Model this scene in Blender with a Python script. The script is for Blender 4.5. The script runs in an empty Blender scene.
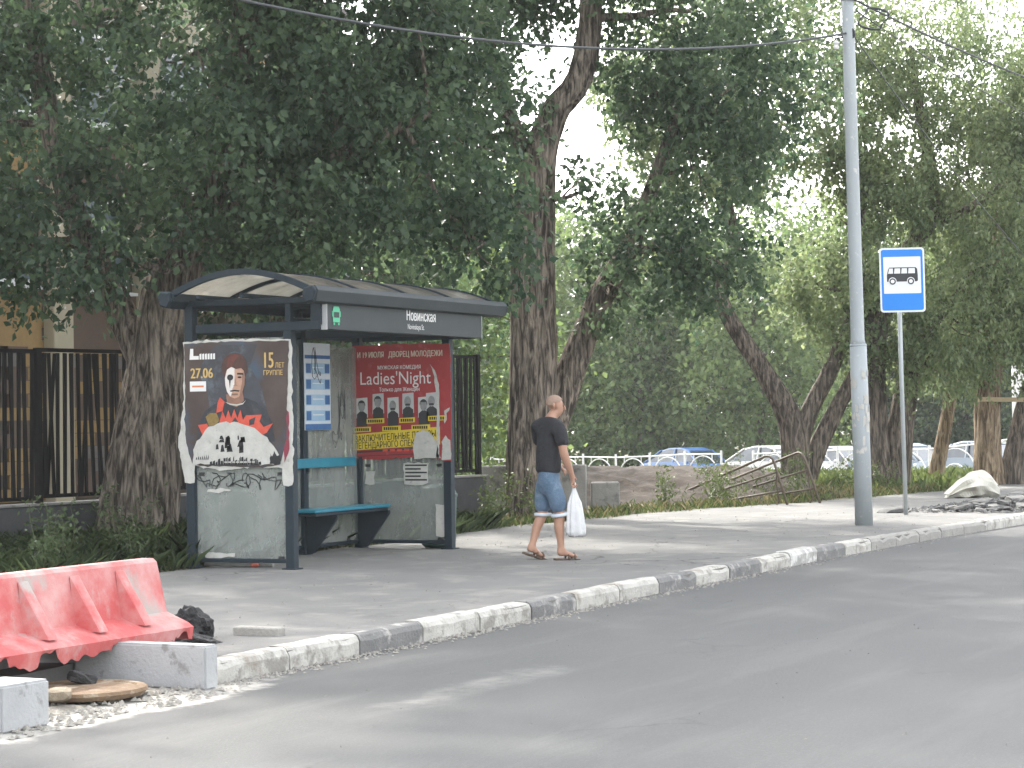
import bpy, bmesh, math, random
import numpy as np
from mathutils import Vector, Matrix
rng = np.random.default_rng(7); random.seed(7)
R_ = math.radians
sc = bpy.context.scene
C = sc.collection

# ---------------------------------------------------------------- camera
TH, PITCH, ROLL, FPX, CAMH = 0.4375, 0.0147, 0.0145, 2300.0, 1.6
Fv = Vector((math.cos(TH)*math.cos(PITCH), math.sin(TH)*math.cos(PITCH), math.sin(PITCH)))
Rv = Vector((math.sin(TH), -math.cos(TH), 0)); Uv = Rv.cross(Fv)
R2 = Rv*math.cos(ROLL) - Uv*math.sin(ROLL); U2 = Rv*math.sin(ROLL) + Uv*math.cos(ROLL)
cam = bpy.data.cameras.new('camera'); co = bpy.data.objects.new('camera', cam); C.objects.link(co)
m = Matrix((R2, U2, -Fv)).transposed().to_4x4(); m.translation = (0, 0, CAMH); co.matrix_world = m
cam.sensor_width = 36; cam.lens = 36*FPX/1024; cam.clip_end = 3000; cam.clip_start = .1
sc.camera = co
# ---------------------------------------------------------------- light
SUN_AZ, SUN_EL = 50, 41
w = bpy.data.worlds.new('World'); sc.world = w; w.use_nodes = True
nt = w.node_tree; bg = nt.nodes['Background']
sky = nt.nodes.new('ShaderNodeTexSky'); sky.sky_type = 'NISHITA'; sky.sun_disc = False
sky.sun_elevation = R_(SUN_EL); sky.sun_rotation = R_(90-SUN_AZ); sky.dust_density = 3.0; sky.air_density = 1.0; sky.ozone_density = 1.0
hz = nt.nodes.new('ShaderNodeHueSaturation'); hz.inputs['Saturation'].default_value = .2   # milky summer haze
nt.links.new(sky.outputs[0], hz.inputs['Color']); nt.links.new(hz.outputs[0], bg.inputs[0]); bg.inputs[1].default_value = 0.15
sl = bpy.data.lights.new('sun', 'SUN'); sl.energy = 1.25; sl.angle = R_(1.2); sl.color = (1, .95, .86)
so = bpy.data.objects.new('sun', sl); C.objects.link(so)
sd = Vector((math.cos(R_(SUN_EL))*math.cos(R_(SUN_AZ)), math.cos(R_(SUN_EL))*math.sin(R_(SUN_AZ)), math.sin(R_(SUN_EL))))
so.rotation_euler = sd.to_track_quat('Z', 'Y').to_euler(); so.location = (20, 10, 30)
vs = sc.view_settings; vs.view_transform = 'Standard'; vs.look = 'None'; vs.gamma = 1; vs.exposure = 2.52; vs.use_curve_mapping = False

# ---------------------------------------------------------------- materials
def lin(c):
    return tuple(((v/12.92) if v <= .04045 else ((v+.055)/1.055)**2.4) for v in c)
MATS = {}
def pm(name, c1, c2=None, scale=3.0, rough=.7, bump=0, bscale=None, metal=0, c3=None, s3=20, t3=(.6, .7), stretch=(1, 1, 1), spec=.5, detail=6, c4=None, s4=1, t4=(.5, .6), st4=(1, 1, 1)):
    """two-tone noise + optional stains, in world space"""
    if name in MATS: return MATS[name]
    mt = bpy.data.materials.new(name); mt.use_nodes = True; n = mt.node_tree; L = n.links.new
    b = n.nodes['Principled BSDF']; b.inputs['Roughness'].default_value = rough; b.inputs['Metallic'].default_value = metal
    b.inputs['Specular IOR Level'].default_value = spec
    g = n.nodes.new('ShaderNodeNewGeometry')
    def coords(st):
        mp = n.nodes.new('ShaderNodeMapping'); mp.inputs['Scale'].default_value = st; L(g.outputs['Position'], mp.inputs[0]); return mp.outputs[0]
    def noise(s, st=(1, 1, 1), d=detail):
        t = n.nodes.new('ShaderNodeTexNoise'); t.inputs['Scale'].default_value = s; t.inputs['Detail'].default_value = d; t.inputs['Roughness'].default_value = .62
        L(coords(st), t.inputs['Vector']); return t.outputs['Fac']
    def ramp(f, lo, hi):
        r = n.nodes.new('ShaderNodeMapRange'); r.inputs[1].default_value = lo; r.inputs[2].default_value = hi; L(f, r.inputs[0]); return r.outputs[0]
    def mix(f, a, bb):
        x = n.nodes.new('ShaderNodeMix'); x.data_type = 'RGBA'
        if hasattr(f, 'is_linked'): L(f, x.inputs[0])
        else: x.inputs[0].default_value = f
        for v, i in ((a, 6), (bb, 7)):
            if hasattr(v, 'is_linked'): L(v, x.inputs[i])
            else: x.inputs[i].default_value = (*v, 1)
        return x.outputs[2]
    col = c1
    if c2: col = mix(ramp(noise(scale, stretch), .3, .7), c1, c2)
    if c3: col = mix(ramp(noise(s3), *t3), col, c3)
    if c4: col = mix(ramp(noise(s4, st4), *t4), col, c4)
    if hasattr(col, 'is_linked'): L(col, b.inputs['Base Color'])
    else: b.inputs['Base Color'].default_value = (*col, 1)
    if bump:
        bp = n.nodes.new('ShaderNodeBump'); bp.inputs['Strength'].default_value = min(1, bump); bp.inputs['Distance'].default_value = .02*max(1, bump)
        L(noise(bscale or scale*4, stretch), bp.inputs['Height']); L(bp.outputs[0], b.inputs['Normal'])
    MATS[name] = mt; return mt
def leafmat(name, ca, cb, trans=.45):
    mt = bpy.data.materials.new(name); mt.use_nodes = True; n = mt.node_tree; L = n.links.new
    b = n.nodes['Principled BSDF']; out = n.nodes['Material Output']
    at = n.nodes.new('ShaderNodeAttribute'); at.attribute_name = 'tone'
    rp = n.nodes.new('ShaderNodeValToRGB'); rp.color_ramp.elements[0].color = (*ca, 1); rp.color_ramp.elements[1].color = (*cb, 1)
    L(at.outputs['Fac'], rp.inputs[0]); L(rp.outputs[0], b.inputs['Base Color'])
    b.inputs['Roughness'].default_value = .5; b.inputs['Specular IOR Level'].default_value = .35
    tr = n.nodes.new('ShaderNodeBsdfTranslucent')
    hs = n.nodes.new('ShaderNodeHueSaturation'); hs.inputs['Hue'].default_value = .485; hs.inputs['Value'].default_value = 1.5; hs.inputs['Saturation'].default_value = 1.05
    L(rp.outputs[0], hs.inputs['Color']); L(hs.outputs[0], tr.inputs[0])
    mx = n.nodes.new('ShaderNodeMixShader'); mx.inputs[0].default_value = trans
    L(b.outputs[0], mx.inputs[1]); L(tr.outputs[0], mx.inputs[2]); L(mx.outputs[0], out.inputs[0])
    return mt
def glassmat(name, tint, dirt, lo, hi, scale=2.5, stretch=(1, 1, .5), smear=None):
    mt = bpy.data.materials.new(name); mt.use_nodes = True; n = mt.node_tree; L = n.links.new
    b = n.nodes['Principled BSDF']; out = n.nodes['Material Output']
    b.inputs['Base Color'].default_value = (*dirt, 1); b.inputs['Roughness'].default_value = .25
    tr = n.nodes.new('ShaderNodeBsdfTransparent'); tr.inputs[0].default_value = (*tint, 1)
    g = n.nodes.new('ShaderNodeNewGeometry'); mp = n.nodes.new('ShaderNodeMapping'); mp.inputs['Scale'].default_value = stretch
    L(g.outputs['Position'], mp.inputs[0]); t = n.nodes.new('ShaderNodeTexNoise'); t.inputs['Scale'].default_value = scale; t.inputs['Detail'].default_value = 8; t.inputs['Roughness'].default_value = .65
    L(mp.outputs[0], t.inputs['Vector']); r = n.nodes.new('ShaderNodeMapRange'); r.inputs[1].default_value = .3; r.inputs[2].default_value = .7; r.inputs[3].default_value = lo; r.inputs[4].default_value = hi
    L(t.outputs[0], r.inputs[0]); mx = n.nodes.new('ShaderNodeMixShader'); L(r.outputs[0], mx.inputs[0]); L(tr.outputs[0], mx.inputs[1]); L(b.outputs[0], mx.inputs[2]); L(mx.outputs[0], out.inputs[0])
    return mt

# ---------------------------------------------------------------- mesh helpers
WLOC = {}
class MB:
    def __init__(s): s.v = []; s.f = []
    def add(s, vs_, fs):
        k = len(s.v); s.v += [tuple(a) for a in vs_]; s.f += [tuple(i+k for i in f) for f in fs]; return s
    def box(s, c, d, rot=None):
        """centre c, full size d, optional 3x3 rotation"""
        hx, hy, hz = d[0]/2, d[1]/2, d[2]/2
        P = [Vector((x, y, z)) for x in (-hx, hx) for y in (-hy, hy) for z in (-hz, hz)]
        if rot is not None: P = [rot @ p for p in P]
        c = Vector(c); P = [p+c for p in P]
        return s.add(P, [(0, 1, 3, 2), (4, 6, 7, 5), (0, 4, 5, 1), (2, 3, 7, 6), (0, 2, 6, 4), (1, 5, 7, 3)])
    def tube(s, pts, rad, n=10, cap=True, noise=None):
        pts = [Vector(p) for p in pts]; k = len(pts)
        rad = [rad]*k if not hasattr(rad, '__len__') else list(rad)
        ref = Vector((.31, .52, .8)).normalized(); base = len(s.v); prev = None
        for i, p in enumerate(pts):
            t = (pts[min(i+1, k-1)]-pts[max(i-1, 0)]).normalized()
            if prev is None:
                a = t.cross(ref).normalized() if abs(t.dot(ref)) < .95 else t.cross(Vector((1, 0, 0))).normalized()
            else: a = (prev - t*prev.dot(t)).normalized()
            prev = a; b = t.cross(a)
            for j in range(n):
                an = 2*math.pi*j/n; r = rad[i]
                if noise: r *= noise(p, j/n, i/k)
                s.v.append(tuple(p+a*(r*math.cos(an))+b*(r*math.sin(an))))
        for i in range(k-1):
            for j in range(n):
                q = base+i*n; s.f.append((q+j, q+(j+1) % n, q+n+(j+1) % n, q+n+j))
        if cap: s.f.append(tuple(base+n-1-j for j in range(n))); s.f.append(tuple(base+(k-1)*n+j for j in range(n)))
        return s
    def prism(s, poly, o, u, v, w_, depth):
        """polygon (a,b) in plane u,v at o, extruded along w_"""
        o, u, v, w_ = Vector(o), Vector(u), Vector(v), Vector(w_); n = len(poly)
        P = [o+u*a+v*b for a, b in poly]; P += [p+w_*depth for p in P]
        return s.add(P, [tuple(range(n-1, -1, -1)), tuple(range(n, 2*n))]+[(i, (i+1) % n, n+(i+1) % n, n+i) for i in range(n)])
    def lathe(s, prof, c, n=20):
        c = Vector(c); k = len(prof); base = len(s.v)
        for r, z in prof:
            for j in range(n): s.v.append(tuple(c+Vector((r*math.cos(2*math.pi*j/n), r*math.sin(2*math.pi*j/n), z))))
        for i in range(k-1):
            for j in range(n):
                q = base+i*n; s.f.append((q+j, q+(j+1) % n, q+n+(j+1) % n, q+n+j))
        s.f.append(tuple(base+n-1-j for j in range(n))); s.f.append(tuple(base+(k-1)*n+j for j in range(n)))
        return s
    def build(s, name, mt, parent=None, smooth=False, bevel=0, seg=1):
        me = bpy.data.meshes.new(name); me.from_pydata(s.v, [], s.f); me.update()
        return link(name, me, mt, parent, smooth, bevel, seg)
def link(name, me, mt, parent=None, smooth=False, bevel=0, seg=1, recalc=True):
    if recalc or bevel:
        bm = bmesh.new(); bm.from_mesh(me)
        if recalc: bmesh.ops.recalc_face_normals(bm, faces=bm.faces)
        if bevel: bmesh.ops.bevel(bm, geom=list(bm.edges), offset=bevel, segments=seg, affect='EDGES', clamp_overlap=True)
        bm.to_mesh(me); bm.free()
    n = len(me.vertices); a = np.empty(n*3, np.float32); me.vertices.foreach_get('co', a); a = a.reshape(-1, 3)
    c = (a.min(0)+a.max(0))/2; c[2] = a[:, 2].min(); a = a-c; me.vertices.foreach_set('co', a.ravel()); me.update()
    if smooth: me.shade_smooth()
    if mt: me.materials.append(mt)
    o = bpy.data.objects.new(name, me); C.objects.link(o)
    wl = Vector([float(q) for q in c]); WLOC[o.name] = wl
    if parent: o.parent = parent; o.location = wl-WLOC[parent.name]
    else: o.location = wl
    return o
def tag(o, label, cat, group=None):
    o['label'] = label; o['category'] = cat
    if group: o['group'] = group
    return o
def thing(name, loc, label, cat, group=None):
    o = bpy.data.objects.new(name, None); C.objects.link(o); o.location = loc; o.empty_display_size = .2; WLOC[o.name] = Vector(loc)
    return tag(o, label, cat, group)
def struct(o): o['kind'] = 'structure'; return o
def stuff(o, label=None, cat=None):
    o['kind'] = 'stuff'
    if label: o['label'] = label; o['category'] = cat
    return o
def inst(name, me, loc, parent=None, rot=None):
    o = bpy.data.objects.new(name, me); C.objects.link(o); WLOC[o.name] = Vector(loc)
    o.location = Vector(loc)-(WLOC[parent.name] if parent else Vector((0, 0, 0)))
    if parent: o.parent = parent
    if rot is not None: o.rotation_euler = rot
    return o
def rotz(a): return Matrix.Rotation(a, 3, 'Z')
def text_mb(body, size, o, u, v, d=0.0, bold=0, align='LEFT', sx=1.0, shear=0):
    """lettering laid flat on plane (o,u,v), d metres proud along u x v"""
    def raw(t):
        cu = bpy.data.curves.new('t', 'FONT'); cu.body = t; cu.resolution_u = 3
        ob = bpy.data.objects.new('t', cu); C.objects.link(ob)
        me = bpy.data.meshes.new_from_object(ob.evaluated_get(bpy.context.evaluated_depsgraph_get())); bpy.data.objects.remove(ob)
        r = ([(p.co.x, p.co.y) for p in me.vertices], [tuple(p.vertices) for p in me.polygons]); bpy.data.meshes.remove(me); return r
    right = lambda t: max(x for x, y in raw(t)[0])
    adv = lambda t: right(t+'I')-right('I') if t else 0.0
    PV, PF = [], []
    def put(v_, f_, x): k = len(PV); PV.extend((a_+x, b_) for a_, b_ in v_); PF.extend(tuple(i+k for i in q) for q in f_)
    rect = lambda x0, y0, x1, y1: ([(x0, y0), (x1, y0), (x1, y1), (x0, y1)], [(0, 1, 2, 3)])
    seg, i0 = '', 0
    for i, ch in enumerate(body+'\0'):              # two letters whose outlines overlap in the font are drawn from strokes
        if ch in 'ня\0':
            if seg.strip(): put(*raw(seg), adv(body[:i0]))
            x = adv(body[:i]) if ch != '\0' else 0
            if ch == 'н':
                for q in ((.08, 0, .165, .545), (.425, 0, .51, .545), (.165, .24, .425, .315)): put(*rect(*q), x)
            elif ch == 'я':
                put(*rect(.39, 0, .475, .545), x); put([(.03, 0), (.13, 0), (.29, .213), (.20, .213)], [(0, 1, 2, 3)], x)
                A = [(.39, .545), (.26, .545), (.12, .505), (.05, .38), (.12, .255), (.26, .215), (.39, .215)]; B = [(.39, .475), (.26, .475), (.175, .45), (.135, .38), (.175, .31), (.26, .285), (.39, .285)]
                put(A+B, [(k, k+1, k+8, k+7) for k in range(6)], x)
            seg, i0 = '', i+1
        else: seg += ch
    wd = max(x for x, y in PV); x_off = -wd/2 if align == 'CENTER' else 0
    o, u, v = Vector(o), Vector(u), Vector(v); n1 = u.cross(v); mb = MB()
    for k in ((-1, 0, 1) if bold > 0 else (0,)):     # heavier strokes: the outline printed again a hair aside
        mb.add([o+u*((x+x_off)*size*sx+k*bold)+v*(y*size+abs(k)*bold*.5)+n1*(d+.0004*(k+1)) for x, y in PV], PF)
    return mb
def hnoise(x, y, z=0, s=1.0):
    from mathutils import noise as N
    return N.noise(Vector((x*s, y*s, z*s)))

def sstep(a, b, x):
    t = np.clip((x-a)/(b-a), 0, 1); return t*t*(3-2*t)
def edge(X):   # inner edge of the pavement
    return np.interp(X, [-50, 21, 30, 35, 42, 49.5, 60, 90], [13.75, 13.95, 14.35, 14.2, 12.45, 11.5, 10.6, 9.5])
def kerbY(X):  # road-side face of the kerb
    return np.interp(X, [-50, 26, 31, 36, 45, 60, 90], [8.22, 8.22, 8.05, 7.75, 7.1, 6.2, 4.5])
def gz(X, Y):
    X = np.asarray(X, float); Y = np.asarray(Y, float); e = edge(X)
    z = -.17+.145*sstep(e-.5, e-.1, Y)
    z = z - 1.2*sstep(52, 86, X)*sstep(10, 19, Y)
    return z + .03*np.sin(X*1.3+Y*2.1)*sstep(e, e+.6, Y)
def sheet(name, xs, ys, zf, mt):
    X, Y = np.meshgrid(xs, ys, indexing='ij'); Z = zf(X, Y); n, k = X.shape
    v = np.stack([X, Y, Z], -1).reshape(-1, 3); i = np.arange(n*k).reshape(n, k)
    f = np.stack([i[:-1, :-1], i[1:, :-1], i[1:, 1:], i[:-1, 1:]], -1).reshape(-1, 4)
    me = bpy.data.meshes.new(name); me.from_pydata(v.tolist(), [], f.tolist()); return link(name, me, mt, smooth=True, recalc=False)

# ================================================================ SETTING
M_soil = pm('soil', (.16, .125, .08), (.09, .085, .045), 1.2, .95, .8, 9, c3=(.10, .12, .04), s3=2.2, t3=(.5, .62))
M_asph = pm('asphalt_road', (.068, .069, .068), (.088, .088, .086), .5, .9, .35, 60, c3=(.125, .124, .12), s3=70, t3=(.54, .74), stretch=(.35, 1, 1), c4=(.108, .107, .103), s4=.9, t4=(.52, .72), st4=(.25, 1.6, 1))
M_walk = pm('asphalt_pavement', (.172, .168, .158), (.128, .126, .121), .7, .92, .35, 45, c3=(.215, .205, .185), s3=1.7, t3=(.52, .68), c4=(.07, .07, .068), s4=9, t4=(.70, .74))
def add_dust(mt):
    n = mt.node_tree; L = n.links.new; b = n.nodes['Principled BSDF']; src = b.inputs['Base Color'].links[0].from_socket
    g = n.nodes.new('ShaderNodeNewGeometry'); sp = n.nodes.new('ShaderNodeSeparateXYZ'); L(g.outputs['Position'], sp.inputs[0])
    def mr(v, a, b_):
        r = n.nodes.new('ShaderNodeMapRange'); r.interpolation_type = 'SMOOTHSTEP'; r.inputs[1].default_value = a; r.inputs[2].default_value = b_; L(v, r.inputs[0]); return r.outputs[0]
    def mul(p, q):
        x = n.nodes.new('ShaderNodeMath'); x.operation = 'MULTIPLY'; L(p, x.inputs[0]); L(q, x.inputs[1]); return x.outputs[0]
    t = n.nodes.new('ShaderNodeTexNoise'); t.inputs['Scale'].default_value = 2.2; t.inputs['Detail'].default_value = 9; t.inputs['Roughness'].default_value = .68; L(g.outputs['Position'], t.inputs['Vector'])
    ad = n.nodes.new('ShaderNodeMath'); ad.operation = 'ADD'; L(mul(mr(sp.outputs[1], 7.2, 8.2), mr(sp.outputs[0], 15.2, 12.2)), ad.inputs[0]); L(t.outputs[0], ad.inputs[1])
    f1 = mr(ad.outputs[0], 1.06, 1.3)
    # spilled lime further out on the road
    dx = n.nodes.new('ShaderNodeMath'); dx.operation = 'SUBTRACT'; L(sp.outputs[1], dx.inputs[0]); dx.inputs[1].default_value = 6.55
    ab = n.nodes.new('ShaderNodeMath'); ab.operation = 'ABSOLUTE'; L(dx.outputs[0], ab.inputs[0])
    a2 = n.nodes.new('ShaderNodeMath'); a2.operation = 'ADD'; L(mul(mul(mr(ab.outputs[0], 1.0, 0), mr(sp.outputs[0], 10.5, 12.5)), mr(sp.outputs[0], 17, 14)), a2.inputs[0]); L(t.outputs[0], a2.inputs[1])
    f2 = mr(a2.outputs[0], 1.3, 2.2)
    mxm = n.nodes.new('ShaderNodeMath'); mxm.operation = 'MAXIMUM'; L(f1, mxm.inputs[0]); L(f2, mxm.inputs[1])
    x = n.nodes.new('ShaderNodeMix'); x.data_type = 'RGBA'; L(mxm.outputs[0], x.inputs[0]); L(src, x.inputs[6]); x.inputs[7].default_value = (.36, .345, .31, 1); L(x.outputs[2], b.inputs['Base Color'])
add_dust(M_asph)
def add_cracks(mt, scale, lo, hi, dark):
    n = mt.node_tree; L = n.links.new; b = n.nodes['Principled BSDF']; src = b.inputs['Base Color'].links[0].from_socket; g = n.nodes.new('ShaderNodeNewGeometry')
    nz = n.nodes.new('ShaderNodeTexNoise'); nz.inputs['Scale'].default_value = 3.5; nz.inputs['Detail'].default_value = 6; L(g.outputs['Position'], nz.inputs['Vector'])
    ad = n.nodes.new('ShaderNodeMixRGB'); ad.blend_type = 'ADD'; ad.inputs[0].default_value = .35; L(g.outputs['Position'], ad.inputs[1]); L(nz.outputs['Color'], ad.inputs[2])
    vo = n.nodes.new('ShaderNodeTexVoronoi'); vo.feature = 'DISTANCE_TO_EDGE'; vo.inputs['Scale'].default_value = scale; L(ad.outputs[0], vo.inputs['Vector'])
    a = n.nodes.new('ShaderNodeMapRange'); a.inputs[1].default_value = .004*scale; a.inputs[2].default_value = .018*scale; a.inputs[3].default_value = 1; a.inputs[4].default_value = 0; L(vo.outputs[0], a.inputs[0])
    m_ = n.nodes.new('ShaderNodeTexNoise'); m_.inputs['Scale'].default_value = .35; m_.inputs['Detail'].default_value = 3; L(g.outputs['Position'], m_.inputs['Vector'])
    r = n.nodes.new('ShaderNodeMapRange'); r.inputs[1].default_value = lo; r.inputs[2].default_value = hi; L(m_.outputs[0], r.inputs[0])
    q = n.nodes.new('ShaderNodeMath'); q.operation = 'MULTIPLY'; L(a.outputs[0], q.inputs[0]); L(r.outputs[0], q.inputs[1])
    x = n.nodes.new('ShaderNodeMix'); x.data_type = 'RGBA'; L(q.outputs[0], x.inputs[0]); L(src, x.inputs[6]); x.inputs[7].default_value = (*dark, 1); L(x.outputs[2], b.inputs['Base Color'])
add_cracks(M_asph, .42, .54, .74, (.045, .045, .045)); add_cracks(M_walk, .55, .50, .60, (.06, .058, .054))
xs = np.r_[-300, -200, -100, -40, -10, np.arange(0, 95, .6), 100, 120, 150, 200, 300, 450]
ys = np.r_[-300, -150, -60, -20, 0, np.arange(5, 21, .25), np.arange(21, 60, 2), 70, 100, 200, 300, 450]
struct(sheet('ground', xs, ys, gz, M_soil))
rx = np.r_[-80, -20, np.arange(0, 60, 1.0), 65, 75, 100, 160]
ry = np.linspace(0, 1, 12)
def ribbon(name, xs, f0, f1, zf, mt, n=12, skirt=0):
    xs = np.asarray(xs, float); t = np.linspace(0, 1, n); X = np.repeat(xs[:, None], n, 1); a = f0(xs)[:, None]; b = f1(xs)[:, None]; Y = a+(b-a)*t
    Z = zf(X, Y); i = np.arange(X.size).reshape(X.shape)
    f = np.stack([i[:-1, :-1], i[1:, :-1], i[1:, 1:], i[:-1, 1:]], -1).reshape(-1, 4)
    V = np.stack([X, Y, Z], -1).reshape(-1, 3).tolist(); f = f.tolist()
    if skirt:
        loop = list(i[:, 0])+list(i[-1, 1:])+list(i[-2::-1, -1])+list(i[0, -2:0:-1]); k = len(V); n2 = len(loop)
        V += [V[q] for q in loop]+[(V[q][0], V[q][1], V[q][2]-skirt) for q in loop]
        f += [(k+a, k+(a+1) % n2, k+n2+(a+1) % n2, k+n2+a) for a in range(n2)]
    me = bpy.data.meshes.new(name); me.from_pydata(V, [], f); return link(name, me, mt, smooth=not skirt, recalc=False)
struct(ribbon('road', rx, lambda x: x*0-9., lambda x: kerbY(x)+.12, lambda X, Y: X*0-.13+.006*np.sin(X*.7)*np.cos(Y*.9), M_asph, 24))
# pavement slab (with a thin side face at its inner edge)
def walk(X, Y):
    return .012*np.sin(X*.9+Y*1.7)*np.sin(Y*2.3) + .006*np.sin(X*3.1)
px_ = np.r_[np.arange(12.75, 61, .4), 70, 90]
struct(ribbon('pavement', px_, lambda x: kerbY(x)+.14, lambda x: edge(x)+.07*np.sin(x*2.3)+.05*np.sin(x*5.1), lambda X, Y: walk(X, Y), M_walk, 26, .2))
# the dug-up stretch left of the kerb's end: pavement starts further in
struct(ribbon('pavement', np.r_[-60, -20, np.arange(0, 12.8, .4), 12.75], lambda x: x*0+9.15+.06*np.sin(x*4), lambda x: edge(x)+.06*np.sin(x*2.3), lambda X, Y: walk(X, Y)-.003, M_walk, 20, .2))
M_dug = pm('dug_soil', (.26, .24, .20), (.15, .135, .11), 6, .95, .9, 40, c3=(.33, .31, .28), s3=14, t3=(.52, .6))
struct(sheet('dug_out_ground', np.arange(6, 12.86, .12), np.arange(8.1, 9.25, .08), lambda X, Y: -.118+.02*np.sin(X*7+Y*3)*np.sin(Y*11)-.04*sstep(8.35, 8.1, Y), M_dug))

# ---------------------------------------------------------------- kerb
M_kw = pm('kerb_whitewash', (.56, .54, .49), (.40, .385, .35), 4, .9, .8, 35, c3=(.28, .265, .235), s3=6, t3=(.50, .62), c4=(.27, .24, .20), s4=2.2, t4=(.55, .68))
M_kd = pm('kerb_grey_paint', (.15, .15, .147), (.215, .21, .20), 4, .9, .8, 35, c3=(.36, .345, .32), s3=7, t3=(.54, .64))
M_kn = pm('kerb_bare_concrete', (.36, .345, .31), (.28, .27, .25), 5, .9, .8, 35, c3=(.2, .19, .18), s3=9, t3=(.6, .66))
M_k2 = pm('kerb_worn_white', (.46, .45, .42), (.3, .29, .27), 4, .9, .8, 35, c3=(.66, .65, .61), s3=7, t3=(.5, .58))
kroot = bpy.data.objects.new('kerb', None); C.objects.link(kroot); kroot.location = (22, 8.3, 0); WLOC[kroot.name] = Vector((22, 8.3, 0)); struct(kroot)
seq = 'wwdwwdwwdwdwkdwnnnnnwwnnnnnnnnnnnn'
xk = [12.85]
for i, ch in enumerate(seq):
    ln = 1.0 if i not in (5,) else .95
    x0_ = xk[-1]; x1_ = x0_+ln; xk.append(x1_+.012)
    ya, yb = float(kerbY(x0_)), float(kerbY(x1_)); ang = math.atan2(yb-ya, ln)
    zt = .025+rng.normal(0, .007); mb = MB(); ntx = 7
    # cross-section with chamfered road-side edge, chipped along its length
    for k in range(ntx):
        t = k/(ntx-1); X = x0_+.006+(ln-.012)*t; Y = ya+(yb-ya)*t; j = lambda s=.005: rng.normal(0, s)
        chip = max(0, rng.normal(-.01, .02))
        sec = [(0+j(.003), -.2), (0+j(.003), zt-.05-chip), (.022+chip*.6, zt-.012+j(.003)), (.05, zt+j(.003)), (.17, zt+j(.003)), (.175, -.2)]
        mb.v += [(X, Y+a, b) for a, b in sec]
    ns = 6
    for k in range(ntx-1): mb.f += [(k*ns+q, k*ns+q+1, (k+1)*ns+q+1, (k+1)*ns+q) for q in range(ns-1)]
    mb.f += [tuple(range(ns)), tuple((ntx-1)*ns+q for q in range(ns-1, -1, -1))]
    mb.build('kerb_stone', {'w': M_kw, 'd': M_kd, 'n': M_kn, 'k': M_k2}[ch], kroot)
M_mortar = pm('mortar', (.2, .19, .17), (.14, .135, .12), 8, .95)
mb = MB()
for a, b in zip(np.arange(12.9, 45, .5), np.arange(13.4, 45.5, .5)):
    ya, yb = float(kerbY(a)), float(kerbY(b)); mb.add([(a, ya+.02, -.2), (b, yb+.02, -.2), (b, yb+.02, -.0), (a, ya+.02, -.0), (a, ya+.16, -.2), (b, yb+.16, -.2), (b, yb+.16, -.0), (a, ya+.16, -.0)], [(0, 1, 2, 3), (3, 2, 6, 7), (4, 7, 6, 5)])
mb.build('mortar_bed', M_mortar, kroot)
# concrete haunch / grit along the kerb foot (uncountable)
def grit(name, gen, n, smin, smax, mt, label, cat):
    mb = MB()
    for i in range(n):
        x, y, z = gen(); s = rng.uniform(smin, smax); a = rng.uniform(0, 6.3)
        P = [Vector((math.cos(a+q)*s*rng.uniform(.6, 1.2), math.sin(a+q)*s*rng.uniform(.6, 1.2), 0)) for q in (0, 1.6, 3.1, 4.7)]
        top = Vector((rng.normal(0, s*.2), rng.normal(0, s*.2), s*rng.uniform(.4, .9)))
        mb.add([Vector((x, y, z))+p for p in P]+[Vector((x, y, z))+top], [(0, 1, 4), (1, 2, 4), (2, 3, 4), (3, 0, 4)])
    return stuff(mb.build(name, mt), label, cat)
M_grit = pm('grit', (.36, .34, .3), (.2, .19, .17), 40, .95)
def gen1():
    x = 12.9+abs(rng.normal(0, 1)) * 8 % 26; return x, float(kerbY(x))-abs(rng.normal(0, .09)), -.128
grit('kerb_grit', gen1, 1500, .006, .022, M_grit, 'loose grit and dry crumbs along the foot of the kerb', 'grit')
grit('road_grit', lambda: (rng.uniform(6, 30), rng.uniform(1, 8), -.127), 260, .005, .013, pm('road_crumb', (.2, .19, .17), (.1, .1, .09), 40, .95), 'tiny pale stones scattered over the grey road', 'grit')
grit('pavement_grit', lambda: (rng.uniform(13, 36), rng.uniform(8.6, 13.8), .003), 700, .006, .018, pm('grit_dark', (.12, .11, .1), (.3, .28, .24), 50, .95), 'small dark crumbs and litter over the pavement', 'grit')
grit('dug_rubble', lambda: (rng.uniform(9.6, 12.7), rng.uniform(7.85, 8.9), -.12), 900, .008, .035, M_grit, 'pale broken gravel under the red barrier', 'gravel')

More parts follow.
